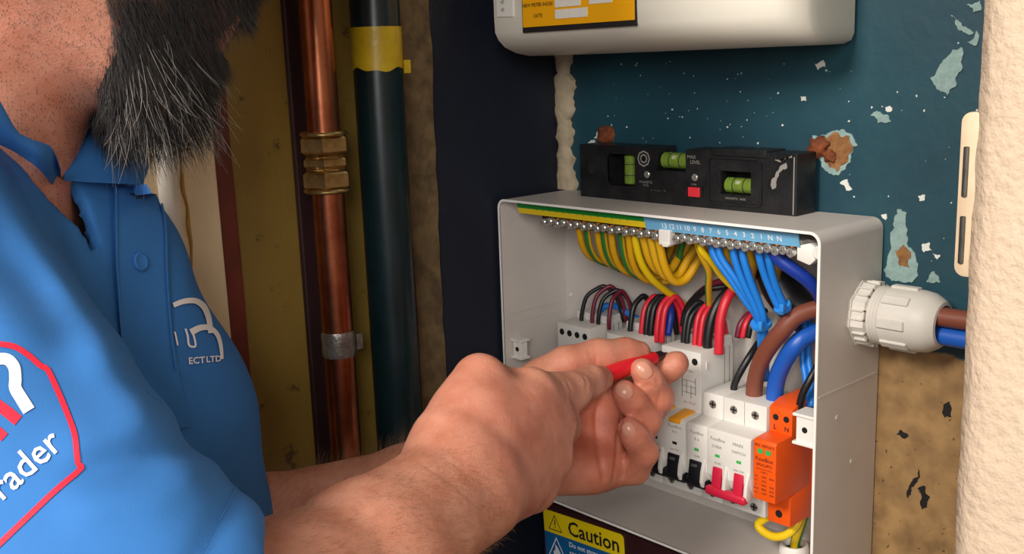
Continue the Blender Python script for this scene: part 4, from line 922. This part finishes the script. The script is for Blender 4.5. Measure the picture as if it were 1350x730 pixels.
for pts in ([(866, 500), (870, 516), (868, 530)], [(840, 545), (852, 540), (862, 546)], [(845, 512), (858, 508), (868, 512)], [(838, 584), (848, 578), (858, 584)], [(776, 462), (780, 472), (780, 484)], [(782, 462), (786, 472), (786, 482)], [(742, 505), (746, 515), (746, 528)], [(748, 503), (753, 514), (753, 528)], [(770, 496), (774, 504), (773, 514)]): crease(pts, .0007, .0011)
for k in range(5): crease([(560+k*7, 612-k*2), (600+k*8, 640-k), (640+k*7, 676-k*3)], .0006, .0016)
V -= NV*DS[:, None]
tint = np.ones((len(V), 3))
def tintball(c, r, col, amt):
    w = np.clip(1-np.linalg.norm(V-c, axis=1)/r, 0, 1)[:, None]; w = w*w*(3-2*w)*amt; tint[:] = tint*(1-w)+np.array(col)*w
tintball(PZ(655, 575, .56), .085, (1.0, .86, .86), 1); tintball(PZ(800, 540, .70), .075, (.98, .74, .72), 1); tintball(PZ(770, 580, .70), .055, (.90, .60, .56), 1)            # the palm is redder than the arm
for u, v, z in ((889, 481, .722), (866, 522, .708), (852, 550, .702), (848, 594, .696), (838, 464, .714), (792, 498, .668), (740, 560, .61), (632, 500, .572)): tintball(PZ(u, v, z), .024, (.98, .74, .68), .8)
tintball(PZ(0, 20, .47), .07, (1.0, .80, .74), .8)
ha, hb, hc = HLOC(V)
jaw = (ha > .039+.6*np.maximum(0, -.080-hc)) & (hc > -.128) & (hc < -.050+.55*(ha-.07)) & (ha < .10) & (np.abs(hb) < .075) & (hc < -.012) & ~((np.abs(hb) < .024) & (hc < -.060) & (hc > -.083) & (ha > .08))
mous = (ha > .07) & (hc < -.040) & (hc > -.064) & (np.abs(hb) < .034)
tint[jaw | mous] *= (.38, .34, .34)
tintball(hp(.095, 0, -.0745), .016, (.80, .42, .44), 1)
body = npmesh('person', V, F, 'skin', None, tint)
tag(body, 'man in blue polo shirt leaning in to test a breaker with both hands', 'person')
def hit(tree, u, v):
    d = ray(u, v); d = d/np.linalg.norm(d); r = tree.ray_cast(Vector(CAM), Vector(d)); return r

# --- polo shirt
def wr(P, a, f, ph, warp=0):
    return a*np.sin(f*(P@wr.dirs[ph % 6])+ph+warp*np.sin(P@wr.dirs[(ph+2) % 6]*17+ph))
wr.dirs = [np.array(v)/np.linalg.norm(v) for v in ((.6, .3, .8), (.2, -.7, .7), (.8, .5, -.3), (-.4, .6, .7), (.5, -.5, .6), (.1, .9, .4))]
HEMC = PZ(338, 705, .385); HEMN = CX*.86-CU*.42+CF*.28; HEMN /= np.linalg.norm(HEMN)
sleeveR = [Prim(PZ(-205, 350, .43), PZ(-45, 595, .40), .074, .070, .01), Prim(PZ(-45, 595, .40), PZ(235, 985, .356), .070, .067, .01)]
chest = [Prim(PZ(-60, 330, .535), PZ(25, 440, .565), .064, .086, .03), Prim(PZ(25, 440, .565), PZ(45, 740, .560), .086, .112, .03), Prim(PZ(45, 740, .560), PEL+[0, 0, -.04], .112, .155, .06),
         Prim(PZ(-190, 340, .43), PZ(-90, 340, .50), .070, .070, .03), Prim(PZ(-120, 450, .50), PZ(-100, 720, .50), .080, .10, .03), Prim(SL, PZ(0, 400, .54), .06, .07, .05), Prim(PZ(85, 385, .555), PZ(112, 560, .56), .063, .082, .02), Prim(PZ(40, 330, .525), PZ(85, 385, .555), .050, .063, .02), Prim(PZ(112, 560, .56), PZ(80, 740, .56), .082, .105, .02)]
sleeveL = [Prim(SL, PZ(130, 680, .57), .062, .062, .03)]
OPEN = [Prim(PZ(-70, 60, .50), PZ(-58, 235, .50), .066, .052, .004), Prim(PZ(55, 235, .48), PZ(117, 322, .49), .016, .004, .004)]
BOT = PEL[2]-.06
FOLDS = [([(30, 232), (95, 335), (140, 405), (215, 520), (285, 622)], 0, -.0055, .0062), ([(0, 235), (60, 320), (105, 392), (150, 455)], 0, .0040, .0085), ([(312, 640), (294, 680), (270, 728), (250, 770)], 0, -.0026, .0050),
         ([(110, 585), (170, 570), (230, 545)], 0, .0040, .010), ([(120, 660), (200, 650), (280, 610)], 0, .0038, .010), ([(115, 620), (190, 608), (260, 575)], 0, -.0030, .008), ([(-20, 330), (40, 380), (90, 440)], 0, -.0038, .009), ([(0, 425), (70, 430), (130, 470), (180, 530)], 0, .0032, .009)]
FP = [(np.array(pts, float), a, w*3600) for pts, z, a, w in FOLDS]
def FOLD(P):
    # soft ridges and dips of the sleeve cloth, running from the armpit
    out = np.zeros(len(P)); dz = (P-CAM)@CF; m = np.nonzero((dz < .45) & (dz > .2))[0]
    if len(m):
        Q = P[m]-CAM; z = dz[m]; U2 = np.stack([675+FPX*(Q@CX)/z, 365-FPX*(Q@CU)/z], 1); e = np.zeros(len(m))
        for pts, a, w in FP:
            d2 = np.full(len(m), 1e9)
            for A, B in zip(pts, pts[1:]):
                y = B-A; t = np.clip((U2-A)@y/(y@y), 0, 1); d2 = np.minimum(d2, ((U2-A-t[:, None]*y)**2).sum(1))
            e -= a*np.exp(-d2/w**2)
        out[m] = e*np.clip((.45-z)/.02, 0, 1)
    return out
def shirtpost(P, d):
    d = d+wr(P, .0014, 55, 1, 1.2)+wr(P, .0010, 90, 4, 1.5)+wr(P, .0030, 24, 2, 1)+FOLD(P)
    s = np.maximum(d, -(d+.0085))
    q = P-HEMC; dist = np.linalg.norm(q, axis=1); op = np.maximum(np.maximum(-(q@HEMN), dist-.11), (P-CAM)@CF-.43); s = np.maximum(s, -op)
    for p in OPEN: s = np.maximum(s, -p.d(P))
    return np.maximum(s, BOT-P[:, 2])
SHIRT = field([(0, chest), (.012, sleeveR), (.02, sleeveL)], (), shirtpost)
VS, FS = surface(SHIRT, (-.24, -.92, .82), (.50, -.25, 1.60), .0029, margin=.03)
VS = relax(VS, FS, 3, .5)
shirt = npmesh('polo_shirt', VS, FS, 'shirt_blue', body)
shirtT = BVHTree.FromPolygons([Vector(p) for p in VS], FS.tolist())
onchest = group_d(VS, chest) < group_d(VS, sleeveR)
chestT = BVHTree.FromPolygons([Vector(p) for p in VS], FS[onchest[FS].all(1)].tolist())
TRS = field([(0, [Prim(PEL+[0, 0, .02], PEL+[0, 0, -.05], .13, .125, .04)]+sum([chain([(PEL+np.array([.09*s, 0, -.05]), .105), (np.array([.10+.12*s, -.62, .48]), .08), (np.array([.10+.13*s, -.66, .07]), .066)], .04) for s in (1, -1)], []))])
V3, F3 = surface(TRS, (-.30, -.86, -.02), (.50, -.44, 1.06), .009, margin=.04); npmesh('trousers', relax(V3, F3, 2), F3, 'trousers', body)
for s in (1, -1):
    an = np.array([.10+.13*s, -.66, .09]); bo = field([(0, [Prim(an+[0, -.02, -.045], an+[0, .16, -.048], .043, .040, .03), Prim(an, an+[0, -.01, -.04], .052, .05, .04)])], (), lambda P, d: np.maximum(d, -P[:, 2]))
    V3, F3 = surface(bo, an-[.09, .12, .10], an+[.09, .26, .08], .007); npmesh('boot', V3, F3, 'boot', body)

# --- things sewn or printed on the shirt: strips laid on its surface
def onshirt(u, v, tree=None, lift=.0012, fall=.5):
    r = hit(tree or shirtT, u, v)
    if r[0] is None: return PZ(u, v, fall)
    n = np.array(r[1]); d = ray(u, v)
    if n@d > 0: n = -n
    return np.array(r[0])+n*lift
def stroke(b, pts, w, tree=None, lift=.0012, per=6):
    Q = spline([np.array([p[0], p[1], 0.]) for p in pts], per); L_ = len(Q); rows = []
    for i, q in enumerate(Q):
        t = Q[min(i+1, L_-1)]-Q[max(i-1, 0)]; t /= np.linalg.norm(t); n = np.array([-t[1], t[0]]); ww = w(i/(L_-1)) if callable(w) else w
        rows.append([b.verts.new(onshirt(q[0]+n[0]*ww*s, q[1]+n[1]*ww*s, tree, lift)) for s in (-.5, 0, .5)])
    for A, B in zip(rows, rows[1:]):
        for k in range(2): b.faces.new((A[k], A[k+1], B[k+1], B[k]))
def ptext(b, s, u, v, ang, size, tree=None, bold=0, lift=.0013, sx=1):
    Vt, Ft = text_geo(s, size, 'LEFT', bold*size); ca, sa = math.cos(math.radians(ang)), math.sin(math.radians(ang)); t = bmesh.new()
    vv = [t.verts.new((x*sx, y, 0)) for x, y, _ in Vt]
    for f in Ft:
        try: t.faces.new([vv[i] for i in f])
        except ValueError: pass
    bmesh.ops.triangulate(t, faces=list(t.faces)); bmesh.ops.subdivide_edges(t, edges=[e for e in t.edges if e.calc_length() > size*.3], cuts=1)
    for w in t.verts:
        x, y = w.co.x, w.co.y; w.co = onshirt(u+x*ca+y*sa, v+x*sa-y*ca, tree, lift)
    merge(b, t)
# collar: two folded flaps
def patch(b, inner, outer, bulge=.004, th=.0026, n=14, m=8):
    A = spline(inner, 5); B = spline(outer, 5); A = [A[int(i*(len(A)-1)/n)] for i in range(n+1)]; B = [B[int(i*(len(B)-1)/n)] for i in range(n+1)]
    G = np.zeros((n+1, m+1, 3))
    for i in range(n+1):
        for j in range(m+1): t = j/m; G[i, j] = A[i]*(1-t)+B[i]*t
    cn = G.mean((0, 1)); tow = CAM-cn; tow /= np.linalg.norm(tow)
    for j in range(m+1): G[:, j] += tow*bulge*math.sin(math.pi*j/m)
    top = [[b.verts.new(G[i, j]) for j in range(m+1)] for i in range(n+1)]; bot = [[b.verts.new(G[i, j]-tow*th) for j in range(m+1)] for i in range(n+1)]
    for i in range(n):
        for j in range(m): b.faces.new((top[i][j], top[i+1][j], top[i+1][j+1], top[i][j+1])); b.faces.new((bot[i][j], bot[i][j+1], bot[i+1][j+1], bot[i+1][j]))
    for i in range(n):
        b.faces.new((top[i][0], bot[i][0], bot[i+1][0], top[i+1][0])); b.faces.new((top[i][m], top[i+1][m], bot[i+1][m], bot[i][m]))
    for j in range(m):
        b.faces.new((top[0][j], top[0][j+1], bot[0][j+1], bot[0][j])); b.faces.new((top[n][j], bot[n][j], bot[n][j+1], top[n][j+1]))
collar = single('collar', lambda b: patch(b, [PZ(84, 238, .482), PZ(88, 206, .490), PZ(102, 172, .500), PZ(120, 150, .520)], [PZ(189, 243, .530), PZ(195, 211, .540), PZ(162, 186, .545), PZ(136, 160, .555)], .008), 'shirt_blue', shirt, .9)
single('collar', lambda b: patch(b, [PZ(80, 222, .455), PZ(66, 192, .440), PZ(26, 176, .420), PZ(-10, 120, .400), PZ(-70, 90, .39)], [onshirt(84, 268, lift=.004), onshirt(50, 248, lift=.006), onshirt(5, 215, lift=.007), onshirt(-50, 195, lift=.008), onshirt(-110, 180, lift=.008)], .006), 'shirt_blue', shirt, .9)
single('placket', lambda b: stroke(b, [(170, 248), (176, 275), (180, 310), (183, 350), (188, 420), (200, 500), (216, 570)], lambda t: 48+20*min(1, t*4), chestT, .0022), 'shirt_blue', shirt, .9)
single('placket_edge', lambda b: stroke(b, [(207, 272), (212, 300), (214, 360), (220, 430), (228, 490)], 3, chestT, .0030), 'shirt_blue', shirt, .9)
single('placket_edge', lambda b: stroke(b, [(147, 250), (147, 290), (148, 350), (154, 420)], 3, chestT, .0030), 'shirt_blue', shirt, .9)
def button(b):
    c = onshirt(179, 346, chestT, .0022); r = hit(chestT, 179, 346); n = Vector(r[1]) if r[0] else Vector(CAM-c)
    if n.dot(Vector(ray(179, 346))) > 0: n = -n
    lathe(b, c, n, [(0, .0045), (.0012, .0048), (.0018, .0040), (.0014, .0030), (.0014, 0)], 18)
single('button', button, 'shirt_blue', shirt, .6)
single('buttonhole', lambda b: stroke(b, [(164, 260), (175, 262), (185, 262)], 2.5, chestT, .0034), 'trousers', shirt, None)
single('hem_stitch', lambda b: stroke(b, [(312, 640), (298, 668), (280, 700), (262, 735), (246, 770)], 2.2, shirtT, .0008), 'shirt_blue', shirt, None)
# chest emblem and lettering
lg = single('chest_emblem', lambda b: stroke(b, [(227, 403), (240, 398), (255, 397), (266, 404), (272, 416), (275, 430), (276, 440)], lambda t: 8-3*abs(t-.5), chestT, .0009), 'logo_white', shirt, None)
single('chest_emblem', lambda b: stroke(b, [(250, 439), (262, 433), (274, 433), (284, 441), (289, 455), (291, 474)], lambda t: 9-5*t, chestT, .0009), 'logo_white', shirt, None)
single('chest_emblem', lambda b: stroke(b, [(229, 438), (231, 446), (233, 456)], 2.2, chestT, .0009), 'logo_white', shirt, None)
single('chest_emblem', lambda b: stroke(b, [(243, 434), (246, 444), (248, 456), (256, 457), (254, 444), (250, 434)], 2.6, chestT, .0009), 'logo_white', shirt, None)
single('chest_lettering', lambda b: ptext(b, 'ECT', 247, 477, -4, 12, chestT, bold=.02, lift=.0009), 'logo_white', shirt, None)
single('chest_lettering', lambda b: ptext(b, 'LTD', 270, 475, -4, 11, chestT, bold=.02, lift=.0009), 'logo_white', shirt, None)
# sleeve badge
sl = single('sleeve_badge', lambda b: stroke(b, [(-60, 470), (-20, 455), (14, 456), (36, 468), (52, 482), (62, 488), (72, 508), (86, 540), (98, 572), (101, 598), (103, 612), (107, 616), (98, 626), (70, 650), (30, 688), (-10, 726), (-50, 760)], 7.5, None, .0004), 'logo_red', shirt, None)
single('sleeve_emblem', lambda b: stroke(b, [(-40, 490), (-10, 476), (8, 474), (18, 484), (20, 500), (20, 512), (28, 526), (38, 542)], lambda t: 15+2*t, None, .0004), 'logo_white', shirt, None)
single('sleeve_emblem', lambda b: stroke(b, [(-30, 508), (-8, 530), (8, 542), (24, 555)], 15, None, .0003), 'logo_red', shirt, None)
single('sleeve_emblem', lambda b: stroke(b, [(-20, 555), (-6, 566), (6, 577)], 13, None, .0003), 'logo_red', shirt, None)
single('sleeve_lettering', lambda b: ptext(b, 'Trader', -30, 671, -42, 50, bold=.008, lift=.0005), 'logo_white', shirt, None)

# --- hair: strands are real tapered threads
def strands(name, roots, dirs, lens, r, m, parent, curl=.3, grav=0, seg=4):
    n = len(roots); t = np.linspace(0, 1, seg+1); up = np.array([0, 0, 1.])
    rd = RNG.normal(0, 1, (n, 3)); P = roots[:, None, :]+dirs[:, None, :]*(lens[:, None]*t)[:, :, None]+rd[:, None, :]*(curl*lens[:, None]*t**2)[:, :, None]*.5
    P[:, :, 2] -= grav*lens[:, None]*t**2
    T = np.gradient(P, axis=1); T /= np.linalg.norm(T, axis=2, keepdims=True).clip(1e-9)
    U_ = np.cross(T, np.array([.31, .62, .72])); U_ /= np.linalg.norm(U_, axis=2, keepdims=True).clip(1e-9); W_ = np.cross(T, U_)
    rr = (r*(1-.8*t))[None, :, None]
    R_ = np.stack([P+(U_*math.cos(a)+W_*math.sin(a))*rr for a in (0, 2.094, 4.189)], 2)          # n, seg+1, 3, 3
    V_ = R_.reshape(-1, 3); base = (np.arange(n)*(seg+1)*3)[:, None, None]; s = (np.arange(seg)*3)[None, :, None]; k = np.arange(3)[None, None, :]; k2 = (k+1) % 3
    F_ = np.stack([base+s+k, base+s+k2, base+s+3+k2, base+s+3+k], -1).reshape(-1, 4)
    o = npmesh(name, V_, F_, m, parent); o['kind'] = 'stuff'; return o
DN = np.array([0, 0, -1.])
BC = [Prim(hp(.076, 0, -.098), hp(.080, 0, -.108)+DN*.010, .0195, .0160, .008), Prim(hp(.068, 0, -.112)+DN*.008, hp(.064, 0, -.116)+DN*.014, .019, .013, .008), Prim(hp(.058, 0, -.108), hp(.062, 0, -.118)+DN*.008, .016, .016, .008)]
for s in (1, -1): BC += [Prim(hp(.052, .038*s, -.084), hp(.062, .026*s, -.104)+DN*.008, .0120, .0170, .008), Prim(hp(.066, .032*s, -.068), hp(.064, .022*s, -.104)+DN*.010, .0115, .0160, .008)]
BF = field([(0, BC)])
VB, FB = surface(BF, HO-.2, HO+.2, .0026); VB = relax(VB, FB, 2); NBd = vnorm(VB, FB)
sgn = np.sign((BF(VB+NBd*.002)-BF(VB)).mean()); NBd *= sgn
beard = npmesh('beard', VB, FB, 'beard_hair', body)
def pick(mask, n): i = np.nonzero(mask)[0]; return RNG.choice(i, n, replace=len(i) < n)
i = pick(VB[:, 2] > -9, 7500); a_, b_, c_ = HLOC(VB[i]); ln = .007+.007*np.clip((a_-.03)/.05, 0, 1)*np.clip((-c_-.07)/.05, 0, 1)
dr = NBd[i]*.45+DN*.85+HF*.22; dr /= np.linalg.norm(dr, axis=1)[:, None]
strands('beard_strands', VB[i], dr, ln*RNG.uniform(.6, 1.15, len(i)), .00016, 'beard_hair', beard, .35, .1)
i = pick((VB@HF-HO@HF > .060) & (VB@HU-HO@HU < -.088), 420); dr = NBd[i]*.5+DN*.8+HF*.15; dr /= np.linalg.norm(dr, axis=1)[:, None]
strands('grey_strands', VB[i]+NBd[i]*.001, dr, RNG.uniform(.008, .020, len(i)), .00015, 'grey_hair', beard, .4, .1)
# cheek beard and moustache rooted on the skin, stubble on the neck
i = pick((jaw | mous) & (V[:, 1] > -9), 16000); dr = NV[i]*.35+DN*.75+HF*.1; dr /= np.linalg.norm(dr, axis=1)[:, None]
strands('cheek_strands', V[i], dr, RNG.uniform(.006, .012, len(i)), .00014, 'beard_hair', beard, .3, .1)
nk = (hc < -.05) & (ha < .05) & (ha > -.07) & (V[:, 2] > 1.40) & (np.linalg.norm(V-HO, axis=1) < .19)
i = pick(nk & ~jaw, 5000); strands('stubble', V[i], NV[i]*.5+DN*.6, RNG.uniform(.0010, .0018, len(i)), .00013, 'beard_hair', body, .1, 0, 2)
capm = field([(0, [Prim(hp(.030, 0, .047), hp(-.036, 0, .05), .086, .092, .02), Prim(hp(-.030, 0, .02), hp(-.042, 0, -.03), .082, .066, .02)])], (), lambda P, d: np.maximum(d, -((P-HO)@HU-.045+np.clip((.055-(P-HO)@HF)*1.1, 0, .085))))
VH, FH = surface(capm, HO-.2, HO+.2, .005); hairo = npmesh('hair', relax(VH, FH, 1), FH, 'beard_hair', body)
for s in (1, -1):
    e = hp(.078, .031*s, .004); ey = single('eye', lambda b: lathe(b, e-HF*.012, HF, [(0, .001)]+[(.012-.012*math.cos(t), .012*math.sin(t)) for t in np.linspace(.2, 3.0, 10)]+[(.024, 0)], 18), 'eye_white', body, 1.2)
    single('iris', lambda b: lathe(b, e+HF*.0108-HU*.003, HF, [(0, .0056), (.0009, .0050), (.0012, 0)], 16), 'iris', ey, .8)
    single('eyebrow', lambda b: tube(b, [hp(.090, .012*s, .024), hp(.088, .028*s, .030), hp(.074, .046*s, .026)], .0035, 8), 'beard_hair', body, 1.2)
# fine hair on the forearms
def forearm(A, B, r): 
    q = V-A; t = np.clip(q@(B-A)/((B-A)@(B-A)), -.1, 1.1); return (np.linalg.norm(q-t[:, None]*(B-A), axis=1) < r) & (t > 0) & (t < 1)
dA = PZ(600, 632, .535)-PZ(372, 832, .425); dA /= np.linalg.norm(dA)
i = pick(forearm(PZ(372, 832, .425), PZ(600, 640, .535), .060), 4200); strands('arm_hair', V[i], NV[i]*.18+dA*.5+np.array([.3, -.1, -.5])*.5, RNG.uniform(.005, .010, len(i)), .00007, 'arm_hair', body, .35, 0, 3)
i = pick(forearm(PZ(346, 714, .600), PZ(560, 642, .660), .050), 1800); strands('arm_hair', V[i], NV[i]*.6+dA*.6, RNG.uniform(.006, .014, len(i)), .000060, 'arm_hair', body, .35, 0, 3)
# finger nails
def nail(b, u, v, ang, L_, w):
    ca, sa = math.cos(math.radians(ang)), math.sin(math.radians(ang)); rows = []
    for i_ in range(7):
        t = -1+2*i_/6; hw = w*math.sqrt(max(0, 1-(abs(t))**3*.75)); row = []
        for j in range(6):
            s = -1+2*j/5; x, y = t*L_, s*hw; row.append(b.verts.new(onshirt(u+x*ca-y*sa, v+x*sa+y*ca, bodyT, .0005*(1-.5*abs(s))+.0002)))
        rows.append(row)
    for A, B in zip(rows, rows[1:]):
        for j in range(5): b.faces.new((A[j], A[j+1], B[j+1], B[j]))
for args in ((849, 488, 48, 11, 8.5), (823, 515, 40, 11, 8.5), (829, 566, 55, 9, 7)): single('fingernail', lambda b: nail(b, *args), 'nail', body, 2)

# ------------------------------------------------------------------ red tester between the fingers
tp, tq = PZ(878, 466, .7245), PZ(738, 516, .655); td = (tp-tq); tl = np.linalg.norm(td); td = td/tl
ts = thing('voltage_tester', 'red handled tester pen with black tip held against the breaker', 'tester', tuple(tq))
single('handle', lambda b: lathe(b, tq, td, [(0, .004), (.003, .0056), (tl-.034, .0056), (tl-.020, .0050), (tl-.013, .0044), (tl-.012, .003)], 20), 'tester_red', ts, .6)
single('tip', lambda b: lathe(b, tq+td*(tl-.0125), td, [(0, .0036), (.007, .0034), (.010, .0016), (.0125, .0010)], 16), 'black_plastic', ts, .6)
